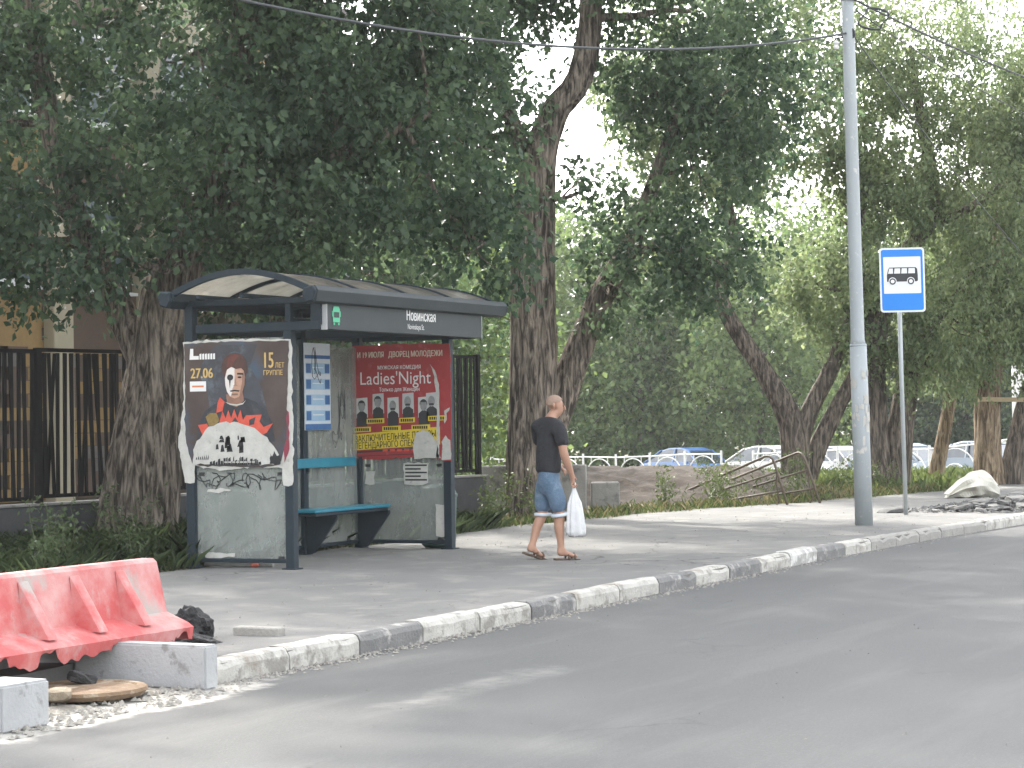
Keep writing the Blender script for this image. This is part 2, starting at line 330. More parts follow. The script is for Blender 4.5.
# ================================================================ FOLIAGE
def branch_pts(a, b, bend, n=9):
    a, b = Vector(a), Vector(b); L_ = (b-a).length; off = Vector(rng.normal(0, 1, 3))*bend*L_; out = []
    for i in range(n):
        t = i/(n-1); out.append(a.lerp(b, t)+off*math.sin(math.pi*t)+Vector(rng.normal(0, .012, 3))*L_*(0 if i in (0, n-1) else 1))
    return out
def leaves(twigs, per, size, wr=.72, droop=.5, seedtone=None):
    """twigs: (n,3) start, (n,3) dir, (n,) length -> leaf mesh arrays (folded leaf blades)"""
    S, D, Ln, tone = twigs; n = len(S); t = rng.uniform(0, 1, (n, per)); P = S[:, None]+D[:, None]*(Ln[:, None]*t)[..., None]
    P = P+rng.normal(0, size*.75, P.shape); P = P.reshape(-1, 3); k = len(P)
    ax = np.repeat(D, per, 0)*.6+rng.normal(0, 1, (k, 3)); ax[:, 2] -= droop*1.4; ax /= np.linalg.norm(ax, axis=1)[:, None]
    nr = rng.normal(0, 1, (k, 3)); nr[:, 2] += .7; sd_ = np.cross(ax, nr); sd_ /= np.linalg.norm(sd_, axis=1)[:, None]+1e-9; up = np.cross(sd_, ax)
    s = (size*rng.uniform(.65, 1.25, k))[:, None]
    v0 = P; v1 = P+ax*s*.45+sd_*s*wr*.5+up*s*.12; v2 = P+ax*s; v3 = P+ax*s*.45-sd_*s*wr*.5+up*s*.12
    V = np.stack([v0, v1, v2, v3], 1).reshape(-1, 3)
    tn = np.clip(np.repeat(tone, per)+rng.normal(0, .16, k), 0, 1)
    return V, tn
def leafobj(name, V, tn, mt, parent):
    k = len(V)//4; me = bpy.data.meshes.new(name); me.vertices.add(k*4)
    c = (V.min(0)+V.max(0))/2; c[2] = V[:, 2].min(); me.vertices.foreach_set('co', (V-c).astype(np.float32).ravel())
    i = np.arange(k)*4; tri = np.stack([i, i+1, i+2, i, i+2, i+3], 1).astype(np.int32).ravel()
    me.loops.add(k*6); me.loops.foreach_set('vertex_index', tri); me.polygons.add(k*2); me.polygons.foreach_set('loop_start', np.arange(0, k*6, 3, dtype=np.int32))
    me.update(calc_edges=True); a = me.attributes.new('tone', 'FLOAT', 'FACE'); a.data.foreach_set('value', np.repeat(tn, 2).astype(np.float32))
    me.materials.append(mt); o = bpy.data.objects.new(name, me); C.objects.link(o); WLOC[o.name] = Vector(c.tolist())
    o.location = WLOC[o.name]-(WLOC[parent.name] if parent else Vector((0, 0, 0)))
    if parent: o.parent = parent
    return o
FH = Vector((math.cos(TH), math.sin(TH), 0))
def lf(base, r, b, z): return Vector(base)+Rv*r+FH*b+Vector((0, 0, z))
M_bark = {}
def barkmat(name, c1, c2, c3):
    mt = bpy.data.materials.new(name); mt.use_nodes = True; n = mt.node_tree; L = n.links.new; b = n.nodes['Principled BSDF']; b.inputs['Roughness'].default_value = .95; b.inputs['Specular IOR Level'].default_value = .2
    g = n.nodes.new('ShaderNodeNewGeometry'); mp = n.nodes.new('ShaderNodeMapping'); mp.inputs['Scale'].default_value = (1, 1, .16); L(g.outputs['Position'], mp.inputs[0])
    t = n.nodes.new('ShaderNodeTexNoise'); t.inputs['Scale'].default_value = 16; t.inputs['Detail'].default_value = 7; t.inputs['Roughness'].default_value = .6; t.inputs['Distortion'].default_value = .6; L(mp.outputs[0], t.inputs['Vector'])
    r = n.nodes.new('ShaderNodeValToRGB'); e = r.color_ramp.elements; e[0].position = .40; e[0].color = (*c1, 1); e[1].position = .63; e[1].color = (*c3, 1); q = e.new(.5); q.color = (*c2, 1); L(t.outputs[0], r.inputs[0]); L(r.outputs[0], b.inputs['Base Color'])
    bp = n.nodes.new('ShaderNodeBump'); bp.inputs['Strength'].default_value = 1; bp.inputs['Distance'].default_value = .06; L(t.outputs[0], bp.inputs['Height']); L(bp.outputs[0], b.inputs['Normal']); return mt
M_b1 = barkmat('bark_poplar', (.045, .038, .032), (.15, .125, .10), (.31, .26, .21))
M_b2 = barkmat('bark_dark', (.05, .043, .036), (.12, .10, .08), (.24, .2, .16))
M_b3 = barkmat('bark_pale', (.10, .075, .05), (.24, .18, .12), (.38, .30, .21))
def ridge(amp, fr=9, seed=0.0):
    def f(p, u, t):
        th = u*2*math.pi
        return 1+amp*(.9*hnoise(math.cos(th)*fr*.35+seed, math.sin(th)*fr*.35, p.z*.55)+.55*hnoise(math.cos(th)*fr, math.sin(th)*fr, p.z*1.1+seed))
    return f
def trunk_mb(pts, rad, n=40, amp=.16, seed=0.0, sub=6):
    """resample a hand-placed spine smoothly (Catmull-Rom), bark ridges as geometry"""
    P = [Vector(p) for p in pts]; Q = []; Rr = []
    for i in range(len(P)-1):
        p0 = P[max(i-1, 0)]; p1 = P[i]; p2 = P[i+1]; p3 = P[min(i+2, len(P)-1)]
        for k in range(sub):
            t = k/sub; Q.append(.5*((2*p1)+(p2-p0)*t+(2*p0-5*p1+4*p2-p3)*t*t+(3*p1-p0-3*p2+p3)*t**3)); Rr.append(rad[i]+(rad[i+1]-rad[i])*t)
    Q.append(P[-1]); Rr.append(rad[-1])
    return MB().tube(Q, Rr, n, True, ridge(amp, 9, seed)), Q, Rr
def make_tree(name, base, label, stems, blobs, leaf, mt_leaf, mt_bark, per=14, ntw=5000, droop=.5, tonebias=0., group='street trees behind the bus stop', bran=40, twl=(.3, .7), wr=.72, amp=.16, seg=40, outward=.8):
    root = thing(name, base, label, 'tree', group)
    # stems: list of (points, radii): first is the trunk, the others are limbs
    spine = []
    for si, (pts, rad) in enumerate(stems):
        mb, Q, Rr = trunk_mb(pts, rad, seg if si == 0 else max(12, seg*2//3), amp, rng.uniform(0, 50))
        if si == 0: mb.build('trunk', mt_bark, root, smooth=True)
        else: mb.build('limb', mt_bark, root, smooth=True)
        spine += [(q, r) for q, r in zip(Q, Rr) if q.z > .4*max(a.z for a in Q)]
    vol = np.array([b[3]*b[4]*b[5] for b in blobs])**(2/3); vol /= vol.sum()
    cen = [lf(base, b[0], b[1], b[2]) for b in blobs]
    # boughs and branches from the nearest spine point into each blob
    mb = MB(); tips = []
    for c, b in zip(cen, blobs):
        q, r = min(spine, key=lambda s: (s[0]-c).length+.4*max(0, s[0].z-c.z))
        pp = branch_pts(q, c, .12); r0 = min(r*.6, .05+.018*(c-q).length); mb.tube(pp, np.linspace(r0, r0*.35, len(pp)), 7)
        for k in range(max(3, int(bran*b[3]*b[5]/20))):
            d = Vector(rng.normal(0, 1, 3)); d.normalize(); e = c+Rv*d.x*b[3]*.85+FH*d.y*b[4]*.85+Vector((0, 0, d.z*b[5]*.85))
            s0 = pp[rng.integers(4, len(pp))]; p2 = branch_pts(s0, e, .14, 6); mb.tube(p2, np.linspace(r0*.32, .006, 6), 5)
    stuff(mb.build('branches', mt_bark, root, smooth=True))
    S = []; D = []; T = []
    for c, b, f in zip(cen, blobs, vol):
        k = int(ntw*f); d = rng.normal(0, 1, (k, 3)); d /= np.linalg.norm(d, axis=1)[:, None]
        rr = rng.uniform(.18, 1, k)**.5
        # lumpy shell: the radius varies over the surface so that the outline is uneven and has gaps
        lump = 1+.22*np.sin(d[:, 0]*5+b[0]*3)*np.sin(d[:, 1]*6+b[2])+.2*np.sin(d[:, 2]*7+b[0]*5+d[:, 0]*4)
        q = d*(rr*lump)[:, None]; a = np.array([list(Rv), list(FH), [0, 0, 1]])
        Pt = np.array(c)[None]+(q*np.array(b[3:6])[None])@a; S.append(Pt); dd = d@a; dd = dd*outward+rng.normal(0, .5, dd.shape); dd[:, 2] -= droop; dd /= np.linalg.norm(dd, axis=1)[:, None]; D.append(dd)
        T.append(np.clip(.35+tonebias+rng.normal(0, .12, k)+.1*np.sin(Pt[:, 0]*1.7+Pt[:, 2]*2.3), 0, 1))
    S = np.concatenate(S); D = np.concatenate(D); T = np.concatenate(T)
    # break into clumps: drop twigs in noisy pockets
    nz = np.sin(S[:, 0]*2.9+1.3*np.sin(S[:, 2]*2.1))*np.sin(S[:, 1]*3.1+np.sin(S[:, 0]*1.9))*np.sin(S[:, 2]*3.3+1.1*np.sin(S[:, 1]*2.3))
    n2 = np.sin(S[:, 0]*1.1+S[:, 2]*.9+2)*np.sin(S[:, 1]*1.3-S[:, 2]*1.2)
    keep = nz+.35*n2 > -.16+rng.normal(0, .06, len(S)); S, D, T = S[keep], D[keep], T[keep]
    V, tn = leaves((S, D, rng.uniform(*twl, len(S)), T), per, leaf, wr, droop)
    leafobj('crown', V, tn, mt_leaf, root)
    return root
L_dark = leafmat('leaf_poplar', (.030, .058, .034), (.13, .19, .095))
L_mid = leafmat('leaf_mid', (.034, .068, .034), (.13, .19, .085))
L_pale = leafmat('leaf_dusty_hazed', (.085, .128, .062), (.25, .305, .145))  # dusty green, lightened further to put haze and skylight into the leaf colour
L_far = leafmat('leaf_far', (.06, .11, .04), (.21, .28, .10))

# --- poplar behind the shelter
B1 = (25.3, 17.26, -.05)
make_tree('poplar_tree', B1, 'thick old poplar left of the bus shelter, dark crown hanging over its roof',
    [([lf(B1, -.05, 0, -.1), lf(B1, -.03, 0, .25), lf(B1, .08, 0, 1.25), lf(B1, .25, .1, 2.4), lf(B1, .42, 0, 3.3), lf(B1, .8, 0, 4.3), lf(B1, 1.2, .2, 5.8), lf(B1, 1.5, .2, 8), lf(B1, 1.4, 0, 16.5)], [.62, .50, .43, .40, .36, .26, .2, .16, .06]),
     ([lf(B1, .2, .1, 2.3), lf(B1, -.35, .3, 3.3), lf(B1, -.9, .2, 4.6), lf(B1, -1.25, .1, 6.3), lf(B1, -1.5, 0, 8.5)], [.26, .2, .16, .13, .07]),
     ([lf(B1, .6, 0, 3.8), lf(B1, 1.5, -.3, 4.5), lf(B1, 2.6, -.5, 5.0), lf(B1, 3.9, -.6, 5.6)], [.18, .13, .1, .05])],
    [(-2.6, 0, 5.6, 1.7, 2.0, 1.7), (-1.0, -1.0, 4.7, 1.3, 1.4, 1.2), (.6, .8, 6.6, 1.9, 2.0, 1.5), (1.4, -1.2, 5.0, 1.3, 1.3, 1.1), (2.6, -.4, 5.9, 1.5, 1.7, 1.4), (3.9, -.2, 5.0, 1.2, 1.6, 1.4), (3.0, .2, 7.3, 1.6, 1.8, 1.4), (-1.6, .2, 7.9, 2.0, 2.2, 1.7), (1.2, 0, 9.2, 2.8, 2.8, 2.1), (-2.1, -1.1, 3.75, .9, .9, .75), (-.3, -1.5, 3.9, .75, .7, .7), (2.2, -1.2, 4.1, .9, .8, .6), (4.6, -.8, 3.9, .6, .9, .7), (-3.3, -.6, 4.0, .9, 1.2, 1.1), (4.1, .6, 7.6, .9, 1.4, 1.2), (1.5, 2, 5, 2, 1.2, 1.6), (-2.2, -1, 11.5, 2.8, 2.8, 2.0), (3.2, -.5, 12, 2.8, 2.8, 2.2), (.5, 0, 14.5, 3.6, 2.8, 2.2), (-1.2, -.5, 16.6, 3.0, 3.0, 1.8), (2.6, 0, 16.4, 2.8, 3.0, 1.8)],
    .118, L_dark, M_b1, 20, 11000, .55, -.05, amp=.2)
# --- poplar right of the shelter
B2 = (33.68, 15.38, -.03)
make_tree('poplar_tree', B2, 'forked poplar with deeply furrowed trunk right behind the walking man',
    [([lf(B2, 0, 0, -.1), lf(B2, 0, 0, .2), lf(B2, 0, 0, 1.2), lf(B2, .02, 0, 2.4), lf(B2, .03, 0, 4.1), lf(B2, .15, 0, 5.7), lf(B2, .4, 0, 6.5), lf(B2, 1.0, 0, 8.0), lf(B2, 1.0, 0, 14.5)], [.62, .48, .41, .37, .35, .28, .23, .19, .07]),
     ([lf(B2, .02, .05, .8), lf(B2, .32, .08, 1.65), lf(B2, .66, .1, 2.5), lf(B2, 1.1, .1, 3.5), lf(B2, 1.65, 0, 4.5), lf(B2, 2.4, 0, 6.5)], [.27, .27, .23, .2, .15, .07]),
     ([lf(B2, .1, 0, 5.2), lf(B2, -.2, .1, 6.2), lf(B2, -.6, 0, 7.5), lf(B2, -.9, 0, 9.5)], [.16, .13, .1, .05])],
    [(-1.5, .2, 6.2, 1.0, 1.4, 1.1), (1.9, -.2, 4.3, 1.15, 1.4, 1.1), (2.7, -.1, 5.6, 1.1, 1.5, 1.1), (1.2, -.4, 3.75, .6, .8, .6), (3.4, 0, 7.0, 1.4, 1.6, 1.3), (2.7, .9, 8.3, 1.2, 1.5, 1.2), (-1.2, .2, 7.9, 1.2, 1.5, 1.1), (1.9, .5, 7.2, .75, 1.0, .65), (.1, .8, 8.9, .9, 1.0, .8), (1.6, -.6, 8.9, .7, .7, .6), (-.5, -.5, 6.6, .5, .6, .6), (.75, -.5, 5.2, .45, .5, .4), (.3, 1.3, 10.3, 2.4, 2.0, 1.5), (-.8, -.6, 4.9, .55, .7, .5), (2.9, -.6, 4.1, .7, .8, .6), (-2.4, .4, 5.2, .9, 1.2, .8), (-2.2, 0, 12, 2.6, 2.6, 1.8), (2.6, 0, 12.5, 2.6, 2.6, 2.0), (.5, 0, 15, 3.2, 2.4, 2.0)],
    .118, L_dark, M_b1, 20, 6500, .5, 0., amp=.2)
# --- leaning forked tree beside the bent handrails
B3 = (46.28, 15.12, -.05)
make_tree('leaning_tree', B3, 'crooked tree forking low above the bent handrails',
    [([lf(B3, .05, 0, -.1), lf(B3, .03, 0, .3), lf(B3, -.05, 0, 1.45), lf(B3, -.62, 0, 2.55), lf(B3, -1.5, 0, 4.1), lf(B3, -1.2, 0, 5.2), lf(B3, -1.35, 0, 6.5), lf(B3, -1.0, 0, 9)], [.44, .33, .27, .2, .16, .145, .12, .06]),
     ([lf(B3, .1, 0, 1.0), lf(B3, .35, 0, 1.75), lf(B3, .85, 0, 2.7), lf(B3, 1.4, 0, 4.2), lf(B3, 1.5, 0, 6.5)], [.2, .18, .165, .12, .06]),
     ([lf(B3, .25, .2, .2), lf(B3, .55, .2, 1.0), lf(B3, 1.15, .2, 2.15), lf(B3, 2.0, .2, 3.6)], [.22, .2, .16, .08]),
     ([lf(B3, -1.45, 0, 4.05), lf(B3, -1.9, 0, 4.3), lf(B3, -2.6, 0, 5.2)], [.13, .11, .04])],
    [(-1.6, 0, 7.2, 1.5, 1.8, 1.2), (.4, 0, 8.0, 1.6, 1.8, 1.5), (1.7, .2, 5.6, 1.0, 1.4, 1.2), (.6, .5, 4.4, 1.0, 1.2, .9), (-2.7, 0, 5.6, .9, 1.2, .9), (1.9, 0, 7.6, 1.2, 1.4, 1.2), (-.6, 0, 10, 2.6, 2.2, 1.4), (1.2, -.3, 3.6, .7, .8, .6), (-2.9, 0, 8.6, 1.2, 1.5, 1.2)],
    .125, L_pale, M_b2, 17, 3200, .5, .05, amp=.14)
# --- dusty ash-leaved maples on the right
B4 = (47.4, 13.55, -.05)
make_tree('maple_tree', B4, 'dark double-trunked maple behind the bus stop sign post',
    [([lf(B4, -.1, 0, -.1), lf(B4, -.15, 0, .5), lf(B4, -.2, 0, 1.8), lf(B4, -.1, 0, 3.4), lf(B4, .6, 0, 5), lf(B4, 1.2, 0, 6), lf(B4, .95, 0, 7.8), lf(B4, .75, 0, 9.4)], [.44, .36, .31, .26, .18, .15, .11, .05]),
     ([lf(B4, .25, .1, -.1), lf(B4, .33, .1, .6), lf(B4, .5, .1, 1.9), lf(B4, .9, .1, 3.2), lf(B4, 2.0, 0, 4.6)], [.36, .3, .25, .17, .07]),
     ([lf(B4, 1.1, 0, 5.6), lf(B4, 2, 0, 6), lf(B4, 3.2, 0, 6.9)], [.1, .08, .04])],
    [(.2, -.3, 4.2, 1.3, 1.5, 1.3), (1.6, -.4, 3.5, 1.2, 1.5, 1.1), (2.6, -.2, 4.8, 1.4, 1.6, 1.4), (.3, 0, 6.4, 1.2, 1.5, 1.2), (2.2, 0, 7.0, 1.6, 1.7, 1.4), (1.2, 0, 9.2, 2.0, 2, 1.4), (3.8, 0, 8.2, 1.4, 1.6, 1.4), (.0, -.5, 2.75, .8, .8, .45), (1.0, -.6, 2.55, .7, .8, .45)],
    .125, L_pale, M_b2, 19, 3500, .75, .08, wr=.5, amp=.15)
B5 = (51.6, 13.5, -.2)
make_tree('maple_tree', B5, 'slim pale leaning trunk between the sign post and the twin trunks',
    [([lf(B5, -.05, 0, -.1), lf(B5, 0, 0, .4), lf(B5, .2, 0, 1.3), lf(B5, .36, 0, 2.15), lf(B5, .6, .1, 3.6), lf(B5, .7, 0, 5.5)], [.2, .175, .155, .145, .11, .05])],
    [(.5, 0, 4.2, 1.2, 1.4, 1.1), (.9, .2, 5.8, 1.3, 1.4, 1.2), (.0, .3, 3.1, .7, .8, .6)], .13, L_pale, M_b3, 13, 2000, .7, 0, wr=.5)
B6 = (49.4, 11.75, -.1)
make_tree('maple_tree', B6, 'stout straight trunk under the nailed plank at the right edge',
    [([lf(B6, 0, 0, -.1), lf(B6, -.02, 0, .5), lf(B6, -.02, 0, 1.3), lf(B6, 0, 0, 2.0), lf(B6, .2, 0, 3.6), lf(B6, .3, 0, 6)], [.36, .31, .29, .28, .2, .08])],
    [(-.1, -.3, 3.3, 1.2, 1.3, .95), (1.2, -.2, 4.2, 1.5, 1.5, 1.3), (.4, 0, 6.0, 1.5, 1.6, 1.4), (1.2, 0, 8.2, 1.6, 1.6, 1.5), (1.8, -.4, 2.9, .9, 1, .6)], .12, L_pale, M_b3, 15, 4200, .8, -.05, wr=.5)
B7 = (49.75, 11.35, -.1)
make_tree('maple_tree', B7, 'dark trunk leaning right beside the stout one at the right edge',
    [([lf(B7, 0, .1, -.1), lf(B7, .05, .1, .5), lf(B7, .22, .1, 1.2), lf(B7, .45, .1, 2.1), lf(B7, 1.0, 0, 4), lf(B7, 1.4, 0, 6.5)], [.28, .24, .22, .2, .13, .05])],
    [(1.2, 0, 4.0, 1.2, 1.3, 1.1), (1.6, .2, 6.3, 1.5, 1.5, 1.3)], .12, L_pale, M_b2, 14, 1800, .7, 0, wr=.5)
B8 = (52.2, 11.55, -.2)
make_tree('cut_stump', B8, 'bent brown cut stump low at the right edge of the picture',
    [([lf(B8, -.05, 0, -.1), lf(B8, 0, 0, .35), lf(B8, .15, 0, .8), lf(B8, .6, 0, 1.0)], [.2, .18, .17, .16])], [(.5, 0, 1.3, .35, .35, .3)], .1, L_mid, M_b3, 10, 40, .4, 0, group='stumps', bran=2)
mb = MB(); d_ = Rv; mb.prism([(-.3, 0), (1.4, -.03), (1.4, .06), (-.3, .10)], lf(B6, 0, -.42, 1.9), Rv, Vector((0, 0, 1)), FH, .04)
tag(mb.build('plank', pm('raw_plank', (.5, .40, .26), (.4, .31, .19), 8, .85, .3), bevel=.006), 'pale wooden plank nailed across the two trunks at the right edge', 'plank')
# --- trees across the side street and behind the fence (real distance, each its own)
def far_tree(base, h, r, label, n, mt=L_far, leaf=.24, tb=0., low=.5, group='trees across the side street', bark=M_b2):
    base = (base[0], base[1], float(gz(base[0], base[1]))); bl = []
    k = max(4, int(h/1.6))
    for i in range(k):
        z = low+(h-low)*(i+.6)/k; rr = r*(.55+.5*math.sin(math.pi*min(1, (i+.9)/k)))*rng.uniform(.8, 1.1); a = rng.uniform(-1, 1)
        bl.append((a*r*.45, rng.uniform(-.3, .3)*r, z, rr*.75, rr*.8, (h-low)/k*.95)); bl.append((-a*r*.5, rng.uniform(-.3, .3)*r, z+.4, rr*.65, rr*.7, (h-low)/k*.8))
    make_tree('background_tree', base, label, [([lf(base, 0, 0, -.1), lf(base, .1, 0, h*.3), lf(base, -.1, 0, h*.65), lf(base, 0, 0, h*.95)], [.22*h/8, .17*h/8, .1*h/8, .03])], bl, leaf, mt, bark, 10, n, .4, tb, group, 20, (.6, 1.4), seg=12)
def P(px, D):   # point on the ground below a viewing bearing, at distance D
    k = (px-512)/FPX; q = FH*D+Rv*(k*D); return (q.x, q.y)
far = [(455, 62, 7.5, 2.6, 'young tree coloured a sunlit yellow-green just right of the fence end', 1900, .2, .22), (500, 98, 13, 4.2, 'tall light green tree between the fence end and the forked poplar', 2300, .26, .1),
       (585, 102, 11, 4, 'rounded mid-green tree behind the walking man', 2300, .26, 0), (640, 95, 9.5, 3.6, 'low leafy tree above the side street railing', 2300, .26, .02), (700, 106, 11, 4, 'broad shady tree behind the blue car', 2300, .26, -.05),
       (757, 92, 9.5, 3.4, 'tree coloured a sunlit pale green behind the crooked tree', 2300, .24, .12), (812, 104, 12, 4, 'leafy tree left of the lamp post across the side street', 2300, .26, .05), (880, 110, 13, 4.2, 'tree across the side street behind the lamp post', 2200, .26, 0),
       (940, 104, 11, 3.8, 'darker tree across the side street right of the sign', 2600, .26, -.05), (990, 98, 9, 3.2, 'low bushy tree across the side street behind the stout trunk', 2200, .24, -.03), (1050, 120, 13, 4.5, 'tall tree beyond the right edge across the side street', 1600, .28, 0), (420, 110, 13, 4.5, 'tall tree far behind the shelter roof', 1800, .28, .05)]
for px, D, h, r, lb, n, lfs, tb in far: far_tree(P(px, D), h, r, lb, n, L_far if tb >= -.02 else L_mid, lfs, tb)  # brighter leaf tone puts the far trees' sunlit look into their colour
far_tree(P(285, 47), 9, 3.0, 'shady tree in the yard behind the fence and shelter', 1900, L_dark, .16, -.05, 2.2, 'yard trees behind the fence')
far_tree(P(395, 52), 8.5, 2.6, 'slim yard tree showing between shelter roof and crown', 1500, L_mid, .16, .05, 1.5, 'yard trees behind the fence')

# --- off to the left, its shade falls over the near pavement and road
B0 = (15.5, 18.6, -.05)
make_tree('poplar_tree', B0, 'tall poplar standing left of the picture, shading the near road',
    [([lf(B0, 0, 0, -.1), lf(B0, 0, 0, .4), lf(B0, .1, 0, 2.5), lf(B0, .3, 0, 5), lf(B0, .2, 0, 9), lf(B0, 0, 0, 14)], [.55, .44, .38, .32, .2, .06])],
    [(-1.5, 0, 7, 2.2, 2.4, 1.8), (1.2, 0, 7.5, 2.0, 2.2, 1.8), (0, 0, 10.5, 3, 3, 2.2), (-1.5, 0, 13, 2.2, 2.4, 1.8), (1.4, 0, 13.5, 2.2, 2.4, 1.8), (0, 0, 15.5, 2.2, 2.2, 1.6)], .16, L_dark, M_b1, 13, 4200, .5, seg=16)

# ================================================================ BUS SHELTER
UX, UY, UZ = Vector((1, 0, 0)), Vector((0, 1, 0)), Vector((0, 0, 1))
M_fr = pm('shelter_paint', (.016, .026, .034), (.022, .033, .042), 6, .6, .15, 60, spec=.25, c3=(.05, .056, .06), s3=26, t3=(.66, .74))
M_fr2 = pm('shelter_paint_face', (.026, .034, .037), (.034, .042, .045), 3, .55, .1, 60, spec=.3, c3=(.06, .064, .064), s3=18, t3=(.66, .76))
M_teal = pm('bench_teal', (.012, .17, .25), (.02, .22, .31), 5, .4, c3=(.1, .3, .36), s3=22, t3=(.66, .74))
M_glass = glassmat('dirty_glass', (.80, .86, .85), (.38, .39, .365), .22, .62, 2.2)
M_roof = glassmat('dirty_polycarbonate', (.75, .72, .66), (.42, .40, .36), .25, .7, 2.2, (1, 1, 1))
def milky(mt):      # the polycarbonate scatters the light that falls through it
    n = mt.node_tree; mx = n.nodes['Mix Shader']; b = n.nodes['Principled BSDF']; tr = n.nodes.new('ShaderNodeBsdfTranslucent'); tr.inputs[0].default_value = (.82, .78, .70, 1)
    m2 = n.nodes.new('ShaderNodeMixShader'); m2.inputs[0].default_value = .6; n.links.new(b.outputs[0], m2.inputs[1]); n.links.new(tr.outputs[0], m2.inputs[2]); n.links.new(m2.outputs[0], mx.inputs[2])
milky(M_roof)
M_blk = pm('black_plastic', (.02, .02, .02), rough=.5)
M_wht = pm('white_print', (.72, .71, .69), rough=.6)
M_paper = pm('torn_paper', (.55, .54, .50), (.43, .42, .385), 9, .85, .3, 40, c3=(.36, .35, .32), s3=14, t3=(.6, .68))
X0, Y0, LX, WY, FD = 21.51, 12.71, 3.80, 1.26, .45
XE, YB, YF = X0+LX, Y0+WY, Y0-FD
sh = thing('bus_shelter', (X0+LX/2, Y0+WY/2, 0), 'dark steel bus shelter with arched translucent roof, posters and teal bench', 'bus shelter')
def part(name, c, d, mt, par=sh, bevel=.006, rot=None): return MB().box(c, d, rot).build(name, mt, par, bevel=bevel)
for x, y, zt in ((X0, Y0, 2.58), (XE, Y0, 2.58), (X0, YB, 2.9), (XE, YB, 2.9), (X0+2.40, YB, 2.9)):
    p_ = part('post', (x, y, zt/2-.01), (.105, .105, zt+.02), M_fr)
    part('base_plate', (x, y, .006), (.17, .17, .014), M_fr, p_, .002)
for x in (X0, XE, X0+2.40):        # cross beams: lower and upper chord, cantilevering to the sign
    part('cross_beam', (x, (YB+YF)/2-.02, 2.625), (.085, YB-YF-.14, .10), M_fr)
    part('cross_beam', (x, (YB+YF)/2+.02, 2.905), (.085, YB-YF+.10, .07), M_fr)
    MB().box((x, Y0, 2.78), (.07, .07, .20)).build('strut', M_fr, sh, bevel=.004)
    MB().box((x, YF+.10, 2.75), (.075, .13, .24)).build('strut', M_fr, sh, bevel=.004)
part('back_beam', ((X0+XE)/2, YB, 2.62), (LX-.12, .07, .08), M_fr); part('front_beam', ((X0+XE)/2, Y0, 2.68), (LX-.1, .06, .08), M_fr)
part('purlin', ((X0+XE)/2, Y0+.45, 2.965), (LX+.5, .05, .05), M_fr); part('purlin', ((X0+XE)/2, YB-.25, 2.965), (LX+.5, .05, .05), M_fr)
# sign fascia
fa = part('sign_board', ((X0+XE)/2, YF+.03, 2.73), (LX, .10, .30), M_fr2, bevel=.004)
part('end_cap', (X0-.007, YF+.03, 2.73), (.014, .11, .31), pm('aluminium', (.32, .33, .34), rough=.45, metal=.3), fa, .002); part('end_cap', (XE+.007, YF+.03, 2.73), (.014, .11, .31), MATS['aluminium'], fa, .002)
FY = YF-.022
text_mb('Новинская', .165, (23.33, FY, 2.735), UX, UZ, .002, .0028, sx=.86).build('lettering', M_wht, fa)
text_mb('Novinskaya St.', .088, (23.36, FY, 2.635), UX, UZ, .002, .0, sx=.80).build('lettering', M_wht, fa)
M_grn = pm('sign_green', (.05, .42, .22), rough=.5); ic = MB(); io = (21.61, FY-.002, 2.63)
for poly in ([(.02, .03), (.17, .03), (.17, .17), (.15, .2), (.04, .2), (.02, .17)], [(.0, .09), (.014, .09), (.014, .15), (.0, .15)], [(.176, .09), (.19, .09), (.19, .15), (.176, .15)], [(.03, 0), (.06, 0), (.06, .025), (.03, .025)], [(.13, 0), (.16, 0), (.16, .025), (.13, .025)]):
    ic.prism(poly, io, UX, UZ, -UY, .002)
ic.build('tram_icon', M_grn, fa)
ic = MB(); ic.prism([(.04, .08), (.15, .08), (.15, .14), (.04, .14)], (io[0], io[1]-.003, io[2]), UX, UZ, -UY, .002); ic.build('tram_icon_window', M_fr2, fa)
# arched roof
RX0, RX1 = X0-.30, XE+.48; RYB, RYF = YB+.07, YF-.02; RZ, RH = 2.985, .235
def arch(t): 
    a = math.pi*t; return RYB+(RYF-RYB)*t, RZ+RH*math.sin(a)**.9 if 0 < t < 1 else RZ
NB = 4
for k in range(NB+1):
    x = RX0+(RX1-RX0)*k/NB; mb = MB(); n = 18
    for i in range(n+1):
        y, z = arch(i/n); y2, z2 = arch(min(1, i/n+.01)); y1, z1 = arch(max(0, i/n-.01)); tx = Vector((0, y2-y1, z2-z1)).normalized(); nm = Vector((0, -tx.z, tx.y)); nm = nm if nm.z > 0 else -nm
        c = Vector((x, y, z)); mb.v += [tuple(c-UX*.027-nm*.035), tuple(c+UX*.027-nm*.035), tuple(c+UX*.027+nm*.03), tuple(c-UX*.027+nm*.03)]
    for i in range(n): mb.f += [(i*4+j, i*4+(j+1) % 4, i*4+4+(j+1) % 4, i*4+4+j) for j in range(4)]
    mb.f += [(0, 1, 2, 3), tuple(n*4+j for j in (3, 2, 1, 0))]; mb.build('roof_rib', M_fr, sh)
    if k < NB:
        xa, xb = x+.029, RX0+(RX1-RX0)*(k+1)/NB-.029; mb = MB()
        for i in range(n+1):
            y, z = arch(.01+.98*i/n); mb.v += [(xa, y, z+.012), (xb, y, z+.012), (xa, y, z), (xb, y, z)]
        for i in range(n): q = i*4; mb.f += [(q, q+1, q+5, q+4), (q+2, q+6, q+7, q+3)]
        mb.f += [(0, 2, 3, 1), (n*4, n*4+1, n*4+3, n*4+2)]
        mb.build('roof_panel', M_roof, sh, smooth=False)
